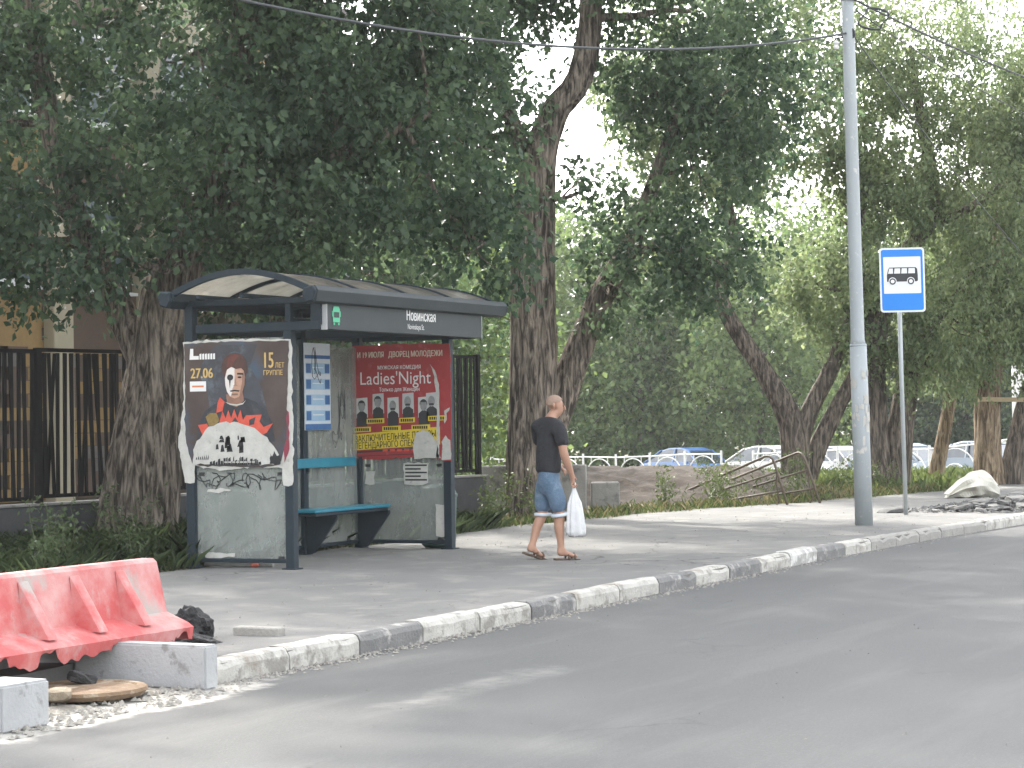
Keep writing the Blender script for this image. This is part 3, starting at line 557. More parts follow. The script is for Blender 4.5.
# eave gutters with wedge-shaped ends
for y, s_ in ((RYF, -1), (RYB, 1)):
    prof = [(-.06, .05), (.06, .075), (.10, .02), (.07, -.10), (-.03, -.12), (-.08, -.04)]
    MB().prism([(s_*a, b) for a, b in prof], (RX0-.06, y, RZ-.02), UY, UZ, UX, RX1-RX0+.12).build('eave_gutter', M_fr if s_ > 0 else M_fr2, sh, bevel=.006)
    for xx in (RX0-.06-.05, RX1+.06): MB().prism([(s_*a*.92, b*.92) for a, b in prof], (xx, y, RZ-.02), UY, UZ, UX, .05).build('gutter_end', M_fr, sh, bevel=.012)
# glass panels
def glass(name, c, d): return part(name, c, d, M_glass, bevel=0)
g1 = glass('side_glass', (X0, (Y0+YB)/2, 1.31), (.012, WY-.13, 2.40)); g2 = glass('side_glass', (XE, (Y0+YB)/2, 1.31), (.012, WY-.13, 2.40))
glass('back_glass', (X0+1.20, YB, 1.31), (2.27, .012, 2.40)); glass('back_glass', (X0+3.10, YB, 1.31), (1.27, .012, 2.40))
for x in (X0, XE):
    part('bottom_rail', (x, (Y0+YB)/2, .085), (.05, WY-.11, .045), M_fr)
    for y in (Y0+.13, YB-.13):
        for z in (.12, 1.03, 2.47): part('glass_clamp', (x, y, z), (.04, .07, .035), M_blk, bevel=.004)
for xa, xb in ((X0+.06, X0+2.34), (X0+2.46, XE-.06)):
    part('bottom_rail', ((xa+xb)/2, YB, .085), (xb-xa, .05, .045), M_fr)
    for t in (.2, .8): part('glass_clamp', (xa+(xb-xa)*t, YB, .12), (.07, .04, .035), M_blk, bevel=.004)
# bench on two gusset brackets
part('bench_seat', (X0+2.79, YB-.285, .535), (1.86, .40, .035), M_teal, bevel=.008)
part('bench_frame', (X0+2.79, YB-.285, .495), (1.80, .36, .04), M_fr)
part('bench_back', (X0+2.75, YB-.085, 1.09), (1.60, .03, .115), M_teal, bevel=.006)
for x in (X0+2.40, XE-.10):
    MB().prism([(0, .475), (-.42, .475), (-.42, .44), (-.10, .02), (0, .02)], (x-.025, YB-.055, 0), UY, UZ, UX, .05).build('bench_bracket', M_fr, sh, bevel=.004)
    part('back_bracket', (x+.02, YB-.06, 1.06), (.04, .04, .16), M_fr)

# ---- posters: paper with printed shapes
class Sheet:
    """printed paper on the plane facing -X at x; u runs to the right seen from the front (towards -Y)"""
    def __init__(s, x, y, z, par): s.o = Vector((x, y, z)); s.u = -UY; s.v = UZ; s.par = par; s.d = .0
    def P(s, a, b, d): return s.o+s.u*a+s.v*b-UX*d
    def poly(s, pts, mt, name, d=.004, par=None):
        mb = MB(); n = len(pts); mb.v = [tuple(s.P(a, b, d)) for a, b in pts]; mb.f = [tuple(range(n))]
        return mb.build(name, mt, par or s.root)
    def polys(s, L, mt, name, d=.004):
        mb = MB()
        for pts in L: mb.add([s.P(a, b, d) for a, b in pts], [tuple(range(len(pts)))])
        o = mb.build(name, mt, s.root)
        if len(L) > 1: stuff(o)
        return o
    def text(s, t, size, a, b, mt, bold=0, sx=1., d=.006, align='LEFT', ang=0):
        u = s.u*math.cos(ang)+s.v*math.sin(ang); v = -s.u*math.sin(ang)+s.v*math.cos(ang)
        return stuff(text_mb(t, size, s.P(a, b, d), u, v, 0, bold, align, sx).build('lettering', mt, s.root))
    def paper(s, outline, mt, name, wave=.006, t=.003):
        """slightly buckled sheet with thickness, cut to a ragged outline"""
        bm = bmesh.new(); vs_ = [bm.verts.new(s.P(a, b, 0)) for a, b in outline]; bm.faces.new(vs_)
        r = bmesh.ops.extrude_face_region(bm, geom=bm.faces[:]); 
        for e in r['geom']:
            if isinstance(e, bmesh.types.BMVert): e.co.x -= t
        me = bpy.data.meshes.new(name); bm.to_mesh(me); bm.free(); s.root = link(name, me, mt, s.par); return s.root
def rag(pts, amp=.008, step=.05):
    out = []
    for i in range(len(pts)):
        a, b = np.array(pts[i]), np.array(pts[(i+1) % len(pts)]); n = max(1, int(np.linalg.norm(b-a)/step))
        for k in range(n): out.append(tuple(a+(b-a)*k/n+rng.normal(0, amp, 2)))
    return out
def ell(cx, cy, rx, ry, n=20, a0=0, a1=2*math.pi): return [(cx+rx*math.cos(a0+(a1-a0)*i/(n if a1-a0 > 6.2 else n-1)), cy+ry*math.sin(a0+(a1-a0)*i/(n if a1-a0 > 6.2 else n-1))) for i in range(n)]
M_pd = pm('poster_dark', (.045, .028, .024), (.085, .062, .052), 2.2, .6, c3=(.05, .075, .11), s3=1.6, t3=(.48, .62))
M_gold = pm('print_gold', (.60, .42, .16), (.50, .33, .10), 20, .6)
M_skin_p = pm('print_flesh', (.50, .30, .21), (.42, .24, .17), 30, .6); M_face_w = pm('print_white_face', (.66, .62, .58), rough=.6)
M_hair_p = pm('print_auburn', (.17, .035, .022), (.07, .025, .018), 30, .6); M_jack = pm('print_jacket', (.018, .018, .022), (.04, .045, .055), 12, .6); M_red_p = pm('print_vermilion', (.52, .06, .035), (.60, .10, .06), 20, .6)
M_blue_p = pm('print_steel_blue', (.05, .075, .10), (.09, .115, .14), 4, .6); M_ink = pm('print_black', (.015, .015, .017), rough=.6); M_mar = pm('print_maroon', (.22, .03, .05), rough=.6)
s1 = Sheet(X0-.058, YB+.055, 1.10, sh); PW = 1.37
# white paste backing, with a rag of paper hanging off the left post
s1.paper(rag([(-.0, -.16), (.12, -.17), (.12, .02), (.5, -.03), (.9, .01), (1.24, -.01), (1.25, -.2), (1.37, -.2), (1.38, .5), (1.375, 1.385), (.7, 1.40), (.3, 1.40), (0, 1.385), (-.01, .75), (-.05, .45), (-.09, .28), (-.05, .02)], .006), M_paper, 'paper_backing')
back_ = s1.root
s1b = Sheet(X0-.064, YB+.055, 1.10, sh); 
s1b.paper(rag([(.012, .33), (.09, .05), (.3, .01), (.6, .015), (1.0, .0), (1.22, .03), (1.30, .32), (1.315, .8), (1.345, 1.365), (.7, 1.378), (.012, 1.37)], .004), M_pd, 'concert_poster')
s1 = s1b
s1.polys([[(.36, .5), (.30, .85), (.18, 1.05), (.28, 1.2), (.42, 1.34), (.95, 1.34), (.85, 1.1), (.98, .9), (1.10, .5)]], pm('print_dusk', (.055, .062, .075), (.035, .032, .036), 3, .6, c3=(.10, .12, .14), s3=5, t3=(.52, .7)), 'backdrop_light', .0045)
s1.polys([ell(.66, 1.20, .10, .07, 12)], pm('print_teal_smoke', (.05, .09, .11), (.04, .06, .075), 9, .6), 'backdrop_smoke', .0052)
s1.poly([(.16, .30), (.20, .50), (.27, .62), (.38, .69), (.52, .745), (.80, .76), (.93, .71), (1.04, .63), (1.12, .50), (1.16, .28)], M_jack, 'jacket', .006)
s1.polys([[(.86, .70), (.98, .62), (1.02, .5), (.95, .48), (.9, .58)], [(.30, .60), (.42, .66), (.40, .54), (.30, .5)]], pm('print_leather_sheen', (.06, .062, .07), (.03, .03, .034), 14, .6), 'jacket_sheen', .0066)
s1.poly([(.56, .70), (.545, .80), (.76, .82), (.775, .73), (.68, .66)], pm('print_flesh_shade', (.28, .15, .10), (.2, .1, .07), 20, .6), 'neck', .0075)
s1.polys([[(.53, .72), (.6, .685), (.68, .675), (.76, .69), (.80, .735), (.76, .705), (.68, .69), (.6, .70)]], pm('print_chain', (.5, .48, .44), rough=.6), 'chain', .0082)
s1.poly([(.535, .98), (.54, .90), (.56, .83), (.60, .775), (.655, .755), (.71, .77), (.755, .82), (.785, .90), (.79, .99), (.77, 1.08), (.66, 1.12), (.56, 1.08)], M_skin_p, 'face', .009)
s1.poly([(.66, 1.11), (.57, 1.08), (.537, .98), (.542, .90), (.562, .83), (.60, .778), (.625, .80), (.63, .86), (.655, .90), (.66, 1.0)], M_face_w, 'painted_face_half', .0105)
s1.polys([[(.77, 1.05), (.79, .99), (.785, .90), (.755, .82), (.72, .78), (.735, .86), (.755, .93), (.755, 1.0)]], pm('print_cheek_shade', (.30, .16, .11), (.24, .12, .08), 20, .6), 'cheek_shade', .0105)
s1.poly([(.53, .98), (.505, 1.05), (.50, 1.13), (.53, 1.20), (.60, 1.245), (.68, 1.255), (.76, 1.23), (.81, 1.17), (.825, 1.08), (.80, .98), (.785, 1.05), (.745, 1.085), (.68, 1.075), (.62, 1.10), (.565, 1.07), (.545, 1.03)], pm('print_hair_dark', (.045, .022, .018), (.09, .035, .025), 24, .6), 'hair', .012)
s1.polys([[(.56, 1.10), (.58, 1.20), (.66, 1.24), (.72, 1.22), (.66, 1.16), (.63, 1.10)]], M_hair_p, 'hair_streak', .0125)
s1.polys([ell(.605, .985, .04, .034, 12), ell(.725, .985, .026, .011, 10), [(.69, 1.015), (.775, 1.01), (.77, 1.03), (.70, 1.035)], [(.60, .842), (.66, .85), (.725, .842), (.715, .828), (.66, .835), (.61, .828)], [(.59, .955), (.60, .86), (.612, .955)]], M_ink, 'facial_features', .0135)
s1.polys([[(.64, .89), (.70, .89), (.685, .905), (.68, .97), (.665, .97), (.66, .905)]], pm('print_nose_shade', (.34, .19, .13), rough=.6), 'nose_shadow', .0135)
s1.polys([[(.62, .79), (.70, .79), (.70, .81), (.62, .81)]], pm('print_stubble', (.2, .12, .09), rough=.6), 'chin_shadow', .0135)
s1.polys([[(.42, .60), (.44, .72), (.47, .77), (.53, .72), (.50, .62)], [(.46, .50), (.50, .62), (.54, .54), (.575, .63), (.61, .54), (.65, .64), (.69, .54), (.73, .63), (.76, .52), (.80, .57), (.88, .57), (1.0, .575), (.97, .50), (1.02, .44), (1.14, .48), (1.06, .38), (.9, .30), (.4, .34)], [(.18, .47), (.30, .485), (.34, .40), (.24, .36)]], M_red_p, 'title_shapes', .0105)
s1.polys([[(.84, .52), (.92, .55), (.90, .47), (.84, .46)], [(.62, .50), (.66, .55), (.70, .50)]], M_jack, 'title_gaps', .0112)
s1.polys([[(.28, .56), (.34, .60), (.42, .60), (.46, .52), (.40, .46), (.32, .46)]], pm('print_glove', (.26, .18, .05), (.16, .1, .03), 20, .6), 'glove', .0085)
# torn-away arc of pale paper
s1.poly(rag([(.10, .04), (.12, .2), (.20, .34), (.33, .45), (.50, .50), (.70, .49), (.90, .43), (1.06, .33), (1.18, .18), (1.24, .03)], .007), M_paper, 'torn_patch', .014)
blot = []
for i in range(17):
    cx, cy = .43+.33*rng.random(), .19+.15*rng.random(); w_, h_ = rng.uniform(.012, .04), rng.uniform(.015, .045); blot.append([(cx-w_+rng.normal(0, .006), cy-h_), (cx+w_, cy-h_+rng.normal(0, .006)), (cx+w_*rng.uniform(.3, 1), cy+h_), (cx-w_*rng.uniform(.3, 1), cy+h_*.8)])
xx = .33
while xx < .97: w_ = rng.uniform(.015, .04); h_ = .035+.07*rng.random()*math.sin(math.pi*(xx-.3)/.72); blot.append([(xx, .03), (xx+w_, .03), (xx+w_*.9, .03+h_), (xx+w_*.1, .03+h_*rng.uniform(.7, 1))]); xx += w_*1.05
blot += [rag([(1.1, .04), (1.10, .16), (1.13, .12), (1.15, .18), (1.18, .12), (1.23, .14), (1.23, .04)], .004, .03)]+[[(.15+.025*i, .09), (.165+.025*i, .09), (.17+.025*i, .11+.05*rng.random()), (.155+.025*i, .11)] for i in range(7)]
s1.polys(blot, M_ink, 'ink_remains', .0155)
s1.polys([[(.52+.05*i, .055), (.56+.05*i, .055), (.56+.05*i, .068), (.52+.05*i, .068)] for i in range(8)], M_paper, 'small_print', .0172)
s1.text('27.06', .155, .09, .985, M_gold, .004, .85); s1.text('15', .24, 1.01, 1.08, M_gold, .004, .62); s1.text('ЛЕТ', .075, 1.17, 1.08, M_gold, .001, .8); s1.text('ГРУППЕ', .075, 1.02, 1.0, M_gold, .001, .85)
s1.polys([[(.08, 1.19), (.09, 1.31), (.13, 1.31), (.13, 1.23), (.20, 1.23), (.20, 1.19)]]+[[(.21+.035*i, 1.19), (.21+.035*i, 1.25), (.235+.035*i, 1.255), (.235+.035*i, 1.19)] for i in range(6)], M_wht, 'venue_logo', .006)
s1.polys([[(.08, .84), (.08, .95), (.29, .95), (.29, .84)]], M_wht, 'ticket_box', .006); s1.polys([[(.11, .885), (.11, .905), (.26, .905), (.26, .885)]], pm('print_orange', (.6, .2, .08), rough=.6), 'ticket_line', .0075)
s1.polys([rag([(1.27, .05), (1.26, .3), (1.30, .62), (1.335, .6), (1.335, .2)], .004)], M_mar, 'underlying_poster', .002)
# ---- red theatre poster on the far end panel
M_pr = pm('poster_red', (.36, .042, .044), (.30, .035, .037), 4, .6, c3=(.40, .09, .085), s3=9, t3=(.58, .7))
s2 = Sheet(XE-.058, YB+.045, 1.12, sh)
s2.paper(rag([(.0, .06), (.06, .0), (.35, -.02), (.9, .02), (1.0, .0), (1.24, -.01), (1.25, -.04), (1.375, -.04), (1.38, .7), (1.37, 1.40), (.7, 1.42), (0, 1.41)], .005), M_pr, 'theatre_poster')
s2.text('И 19 ИЮЛЯ   ДВОРЕЦ МОЛОДЕЖИ', .098, .07, 1.255, M_gold if False else pm('print_cream', (.68, .60, .48), rough=.6), .0025, .72)
s2.text('МУЖСКАЯ КОМЕДИЯ', .064, .66, 1.105, M_wht, .0012, .9, align='CENTER'); s2.text("Ladies'Night", .225, .10, .92, M_wht, -.001, .90); s2.text('Только для Женщин', .068, .66, .83, M_wht, .001, .85, align='CENTER')
M_gp = [pm('print_photo_a', (.55, .55, .53), rough=.6), pm('print_photo_b', (.48, .48, .47), rough=.6)]; M_gd = pm('print_photo_dark', (.035, .035, .037), rough=.6); M_gs = pm('print_photo_skin', (.33, .32, .31), (.2, .2, .2), 18, .6)
for i, (a, b) in enumerate(((.05, .50), (.28, .55), (.49, .50), (.70, .55), (.92, .50), (1.03, .55))):
    s2.polys([[(a, b), (a+.165, b+.01), (a+.16, b+.26), (a+.005, b+.25)]], M_gp[i % 2], 'portrait_card', .005+.0006*i)
    s2.polys([[(a+.01, b-.10), (a+.01, b+.05), (a+.06, b+.09), (a+.10, b+.09), (a+.155, b+.05), (a+.155, b-.10)]], M_gd, 'portrait_shoulders', .010)
    s2.polys([ell(a+.08, b+.15, .048, .068, 14)], M_gs, 'portrait_face', .0115)
    if i in (0, 1, 4): s2.polys([[(a+.03, b+.15)]+ell(a+.08, b+.165, .054, .062, 9, math.pi, 0)+[(a+.13, b+.15), (a+.12, b+.19), (a+.04, b+.19)]], M_gd, 'portrait_hair', .013)
    else: s2.polys([[(a+.045, b+.10), (a+.115, b+.10), (a+.11, b+.125), (a+.05, b+.125)]], M_gd, 'portrait_beard', .013)
M_yel = pm('print_yellow', (.74, .56, .05), (.68, .50, .04), 10, .6)
for i, (a, b, L_) in enumerate(((.01, .325, .25), (.20, .43, .25), (.42, .335, .26), (.66, .435, .22), (.83, .345, .26), (1.06, .455, .26))):
    s2.polys([[(a, b), (a+L_, b+.008), (a+L_, b+.07), (a, b+.062)]], M_yel, 'name_tag', .0145)
    s2.polys([[(a+.02+.03*j, b+.016), (a+.02+.03*j, b+.052), (a+.042+.03*j, b+.052), (a+.042+.03*j, b+.016)] for j in range(int((L_-.03)/.03))], M_ink, 'name_letters', .016)
s2.poly([(.0, .10), (.0, .300), (1.22, .385), (1.22, .165)], M_yel, 'headline_band', .006)
s2.text('ЗАКЛЮЧИТЕЛЬНЫЕ ПОКАЗЫ', .112, .025, .20, M_ink, .0012, .70, d=.008, ang=.055); s2.text('ЛЕГЕНДАРНОГО СПЕКТАКЛЯ', .108, .02, .115, M_ink, .0012, .70, d=.008, ang=.045)
s2.polys([[(.03, .085), (1.0, .14), (1.0, .12), (.03, .065)], [(.02, .03), (.9, .055), (.9, .047), (.02, .022)]], M_gd, 'rule_lines', .006)
s2.polys([[(.42+.1*j, .083), (.42+.1*j, .112), (.49+.1*j, .114), (.49+.1*j, .085)] for j in range(5)], M_red_p, 'small_print', .008)
s2.polys([rag([(.86, -.01), (.86, .22), (.90, .32), (1.0, .345), (1.10, .30), (1.19, .17), (1.22, .0)], .007), rag([(1.17, .0), (1.19, .6), (1.16, 1.0), (1.10, 1.16), (1.17, 1.08), (1.22, .9), (1.225, .5), (1.21, .0)], .005), rag([(1.25, -.02), (1.25, .2), (1.30, .28), (1.37, .2), (1.37, -.02)], .006), rag([(1.29, .42), (1.29, .58), (1.36, .62), (1.36, .58), (1.32, .55), (1.32, .46)], .004, .03)], M_paper, 'torn_patch', .0175)
# glued notices and paste marks on the glass
def notice(x, y, z, w_, h, par, lines=0, name='notice'):
    s = Sheet(x-.012, y, z, par); s.paper(rag([(0, 0), (w_*.5, -.02), (w_, .01), (w_, h), (0, h)], .008, .06), M_paper, name)
    if lines: s.polys([[(.02, h-.04-.045*i), (.02, h-.02-.045*i), (w_*(.95 if i % 2 == 0 else .7), h-.02-.045*i), (w_*(.95 if i % 2 == 0 else .7), h-.04-.045*i)] for i in range(lines)], M_ink, 'notice_lines', .004)
notice(XE-.004, Y0+.62, .80, .34, .26, sh, 5); notice(XE-.004, Y0+.18, .15, .16, .40, sh); notice(XE-.004, YB-.10, .80, .12, .15, sh)
notice(X0-.004, YB-.20, .84, .30, .03, sh); notice(X0-.004, YB-.12, .12, .42, .05, sh)
# timetable board on the rear glass (faces the road)
tb = part('timetable_board', (X0+2.66, YB-.068, 2.01), (.62, .012, 1.05), pm('board_white', (.60, .64, .68), (.50, .57, .64), 5, .6), bevel=.002)
M_nb = pm('print_navy', (.03, .10, .26), (.05, .15, .34), 9, .6); M_lb = pm('print_pale_blue', (.26, .42, .58), (.36, .5, .63), 4, .6); yb = YB-.075
xb = X0+2.35
for (a, b, c, d) in [(0, .0, .62, .075), (0, .86, .62, .045)]: MB().prism([(a+.002, b+.002), (a+c-.002, b+.002), (a+c-.002, b+d), (a+.002, b+d)], (xb, yb, 1.485), UX, UZ, -UY, .002).build('board_band', M_nb, tb)
for r_ in range(4):
    z = 1.485+.11+.19*r_
    MB().prism([(.02, 0), (.60, 0), (.60, .13), (.02, .13)], (xb, yb, z), UX, UZ, -UY, .002).build('route_row', M_lb, tb)
    for a in (.03, .48): MB().prism([(a, .01), (a+.11, .01), (a+.11, .12), (a, .12)], (xb, yb-.003, z), UX, UZ, -UY, .002).build('route_number_block', M_nb, tb)
    MB().prism([(.18, .05), (.44, .05), (.44, .06), (.18, .06)], (xb, yb-.003, z+.02), UX, UZ, -UY, .002).build('route_line', M_wht, tb)
# felt-pen scribbles on the rear glass and board
sc_ = MB()
def scrib(cx, cz, w_, h, y, n=26):
    t = np.linspace(0, 1, n); a = rng.uniform(0, 6, 4); xs_ = cx+w_*(.5*np.sin(2*math.pi*(1.5*t)+a[0])+.3*np.sin(2*math.pi*3.1*t+a[1])); zs = cz+h*(.5*np.sin(2*math.pi*2*t+a[2])+.3*np.sin(2*math.pi*4.3*t+a[3])); sc_.tube([(x, y, z) for x, z in zip(xs_, zs)], .0032, 4)
scrib(X0+2.6, 2.25, .16, .3, YB-.085); scrib(X0+3.25, 1.55, .18, .5, YB-.012); scrib(X0+3.4, 1.8, .1, .25, YB-.012); stuff(sc_.build('pen_scribble', M_ink, sh))
sc_ = MB()
for i in range(5):
    pts = []; a = rng.uniform(0, 6, 4); y_ = YB-.2-.2*i
    for t in np.linspace(0, 1, 20): pts.append((X0-.014, y_-.12*math.sin(6*t+a[0])-.05*math.sin(17*t+a[1]), .95+.06*math.sin(9*t+a[2])+.04*math.sin(21*t)))
    sc_.tube(pts, .005, 4)
stuff(sc_.build('pen_scribble', M_ink, sh))

# litter lying under the left panel
tag(MB().tube([(X0+.15, YB-.05, .03), (X0+.18, YB-.55, .035), (X0+.2, YB-.9, .03)], [.02, .045, .025], 8).build('litter_bag', pm('litter_grey', (.2, .2, .19), (.3, .29, .27), 12, .7)), 'crumpled grey wrapper on the ground under the left shelter panel', 'litter')
tag(MB().box((X0+.12, Y0+.55, .03), (.06, .09, .04), rotz(.5)).build('litter_cup', pm('litter_red', (.5, .13, .09), rough=.6), bevel=.012), 'small red scrap on the ground under the left shelter panel', 'litter')

# ---------------------------------------------------------------- waste bin behind the right panel
bc = (XE+.36, Y0+.34, 0); bn = thing('waste_bin', bc, 'dark green waste bin standing behind the right glass panel of the shelter', 'bin')
M_bin = pm('bin_green', (.025, .06, .05), (.035, .08, .065), 8, .5, .2, 30)
prof = [(.17, .0), (.21, .03), (.225, .16), (.215, .17), (.235, .62), (.245, .63), (.245, .66), (.2, .66), (.19, .6), (.17, .1)]
MB().lathe(prof, bc, 24).build('bin_body', M_bin, bn, smooth=False); MB().lathe([(.18, .662), (.235, .664), (.2, .74), (.11, .78), (.0, .79)], bc, 24).build('lid', M_bin, bn)

# ---------------------------------------------------------------- black slat fence on a concrete plinth
FA, FB = Vector((16.5, 19.05, 0)), Vector((34.55, 16.78, 0)); fd = (FB-FA).normalized(); fl = (FB-FA).length; fang = math.atan2(fd.y, fd.x); fn = Vector((fd.y, -fd.x, 0))
M_fence = pm('fence_black', (.010, .0095, .0095), (.016, .015, .0145), 8, .7, spec=.15)
M_pl = pm('plinth_concrete', (.30, .29, .265), (.2, .195, .18), 2.5, .9, .5, 20, c3=(.13, .125, .115), s3=4, t3=(.55, .66)); M_pld = pm('plinth_tarred', (.045, .047, .05), (.075, .075, .075), 3, .85, .4, 20)
pl = thing('fence_plinth', FA.lerp(FB, .5), 'low concrete plinth carrying the black slat fence', 'low wall')
nseg = 6
for k in range(nseg):
    a, b = fl*k/nseg, fl*(k+1)/nseg-.012; c = FA+fd*((a+b)/2); top = .50+.14*(k+.5)/nseg
    MB().box((c.x, c.y, (top-.2)/2), (b-a, .30, top+.2), rotz(fang)).build('plinth_block', M_pld, pl, bevel=.015)
    MB().box((c.x, c.y, top+.016), (b-a, .34, .03), rotz(fang)).build('coping', M_pl, pl, bevel=.006)
fe = thing('slat_fence', FA.lerp(FB, .5)+Vector((0, 0, .55)), 'tall black fence of closely set tilted slats behind the shelter', 'fence')
def fz(t): return .545+.14*t/fl
H = 1.98
npan = 7
for k in range(npan+1):
    t = min(max(fl*k/npan, .04), fl-.04); c = FA+fd*t; MB().box((c.x, c.y, fz(t)+H/2-.005), (.085, .085, H+.02), rotz(fang)).build('fence_post', M_fence, fe, bevel=.006)
for zz in (.06, H-.03):
    for k in range(npan):
        a, b = fl*k/npan+.05, fl*(k+1)/npan-.05; c = FA+fd*((a+b)/2); MB().box((c.x, c.y, fz((a+b)/2)+zz), (b-a, .04, .05), rotz(fang)).build('fence_rail', M_fence, fe)
sm = MB().box((0, 0, 0), (.052, .018, H-.12)); me_s = bpy.data.meshes.new('fence_slat'); me_s.from_pydata(sm.v, [], sm.f); me_s.materials.append(M_fence)
t = .1; q = 0
while t < fl-.1:
    lay = q % 2; c = FA+fd*t+fn*(.031 if lay else -.031); o = inst('fence_slat', me_s, (c.x, c.y, fz(t)+H/2), fe)
    o.rotation_euler = Matrix.Rotation(fang, 4, 'Z').to_euler(); tilt = rng.normal(0, .028) if rng.random() < .75 else rng.normal(0, .06)
    o.rotation_euler = (Matrix.Rotation(fang, 4, 'Z') @ Matrix.Rotation(float(np.clip(tilt, -.09, .09)), 4, 'Y')).to_euler(); t += rng.uniform(.047, .078); q += 1
# concrete stub walls right of the fence end
def slab(name, c, d, ang, mt, label, cat='concrete block'): return tag(MB().box(c, d, rotz(ang)).build(name, mt, bevel=.02), label, cat)
vang = math.atan2(Rv.y, Rv.x)
slab('concrete_wall', (35.15, 16.05, .29), (1.75, .28, 1.02), vang-.06, M_pl, 'grey concrete stub wall behind the forked poplar trunk', 'low wall')
slab('concrete_block', (35.66, 14.98, .14), (.48, .3, .72), vang, M_pl, 'lower pale concrete block at the end of the stub wall')

# ---------------------------------------------------------------- yard building
M_cream = pm('cream_render', (.42, .37, .27), (.36, .32, .235), 2, .9, .2); M_och = pm('tile_ochre', (.30, .19, .07), (.24, .15, .055), 6, .7); M_brn = pm('tile_brown', (.12, .075, .05), (.09, .06, .045), 6, .7); M_gry = pm('tile_grey', (.16, .14, .13), (.12, .11, .1), 6, .7)
M_win = pm('window_glass', (.10, .13, .15), rough=.12, spec=.8); M_wf = pm('window_frame_white', (.62, .63, .63), rough=.5); M_joint = pm('facade_joint', (.10, .08, .06), rough=.9)
bX0, bX1, bY = 27.5, 47.0, 26.3; bd = thing('yard_building', ((bX0+bX1)/2, bY+4, -.05), 'ochre and brown tiled building with cream pillars behind the fence', 'building')
MB().box(((bX0+bX1)/2, bY+5, 5.4), (bX1-bX0, 9.9, 11)).build('wall', M_joint, bd); MB().box(((bX0+bX1)/2, bY+5, 11.0), (bX1-bX0+.6, 10.6, .3)).build('roof', M_gry, bd)
tmesh = {}
for nm, mt in (('o', M_och), ('b', M_brn), ('g', M_gry)):
    s_ = MB().box((0, 0, 0), (.58, .05, .235)); me = bpy.data.meshes.new('facade_tile'); me.from_pydata(s_.v, [], s_.f); me.materials.append(mt); tmesh[nm] = me
for k in range(6):                     # cream pillars
    x = 29.6+3.05*k; MB().box((x, bY-.12, 5.35), (.62, .36, 10.7)).build('pillar', M_cream, bd, bevel=.02)
def facade_tiles(x0, x1, z0, z1):
    z = z0; r = 0
    while z < z1:
        x = x0+(.3 if r % 2 else 0)
        while x+.3 < x1:
            inst('facade_tile', tmesh[('o', 'b', 'o', 'b', 'o', 'g')[rng.integers(0, 6)]], (x+.3, bY-.03, z), bd); x += .6
        z += .25; r += 1
facade_tiles(34.0, 38.5, .3, 4.2); facade_tiles(41.2, 43.6, .3, 3.6)
M_pan = [M_cream, M_och, M_brn]
for k in range(6):
    x = 31.12+3.05*k
    for z in (1.9, 5.1, 8.3):
        if z < 5 and 34 < x < 38.5: continue
        f_ = MB().box((x, bY-.05, z), (1.7, .10, 1.8)).build('window', M_wf, bd)
        for s_ in (-.41, .41): MB().box((x+s_, bY-.115, z), (.72, .03, 1.6)).build('pane', M_win, f_)
        MB().box((x, bY-.15, z-.95), (1.9, .28, .06)).build('window_sill', M_wf, f_)
    for z in (3.5, 6.7, 9.9): MB().box((x, bY-.03, z), (2.3, .06, .9)).build('spandrel', M_pan[k % 3], bd)

# ---------------------------------------------------------------- lamp post
LP = (31.83, 9.38, 0); lp = thing('lamp_post', LP, 'tall pale grey steel post beside the kerb, torn paper remains on it', 'lamp post')
M_pole = pm('galvanised_grey', (.36, .39, .40), (.29, .32, .33), 3, .55, .15, 40, c3=(.5, .5, .48), s3=14, t3=(.62, .68), stretch=(1, 1, .3), c4=(.42, .40, .37), s4=5, t4=(.6, .7))
lean = Vector((0, .016, 0))
MB().tube([(LP[0], LP[1], -.02), (LP[0], LP[1]+.02, 1.2), (LP[0], LP[1]+.045, 2.58)], [.128, .123, .12], 24).build('lower_tube', M_pole, lp, smooth=True)
MB().tube([(LP[0], LP[1]+.045, 2.55), (LP[0], LP[1]+.05, 2.64), (LP[0], LP[1]+.09, 5.5), (LP[0], LP[1]+.13, 8.6)], [.122, .098, .092, .085], 24).build('upper_tube', M_pole, lp, smooth=True)
MB().tube([(LP[0], LP[1]+.1, 7.02), (LP[0]-.05, LP[1]+.1, 7.02)], .10, 16).build('collar', M_fr2, lp); MB().tube([(LP[0], LP[1]+.1, 7.5), (LP[0], LP[1]+.1, 7.56)], .105, 16).build('collar', M_fr2, lp)
MB().lathe([(.0, 0), (.035, .0), (.045, .03), (.03, .06), (.045, .09), (.03, .12), (.0, .13)], (LP[0]-.12, LP[1]+.26, 6.80), 12).build('insulator', M_wht, lp)
MB().tube([(LP[0], LP[1]+.1, 6.98), (LP[0]-.12, LP[1]+.26, 6.96), (LP[0]-.12, LP[1]+.26, 6.86)], .012, 6).build('bracket', M_fr2, lp)
for i in range(26):      # scraps of old flyers glued round the tube
    a = rng.uniform(math.pi*.6, math.pi*1.7); z = rng.uniform(1.0, 2.2); hh = rng.uniform(.03, .14); wa = rng.uniform(.2, .7); mb = MB(); n = 5
    for j in range(n):
        b = a+wa*j/(n-1); cx, cy = LP[0], LP[1]+.02*(z/1.2); r_ = .1265+.0006*(i % 7); mb.v += [(cx+r_*math.cos(b), cy+r_*math.sin(b), z+rng.normal(0, .01)), (cx+r_*math.cos(b), cy+r_*math.sin(b), z+hh+rng.normal(0, .012))]
    mb.f = [(2*j, 2*j+2, 2*j+3, 2*j+1) for j in range(n-1)]; mb.build('flyer_scrap', M_paper, lp)
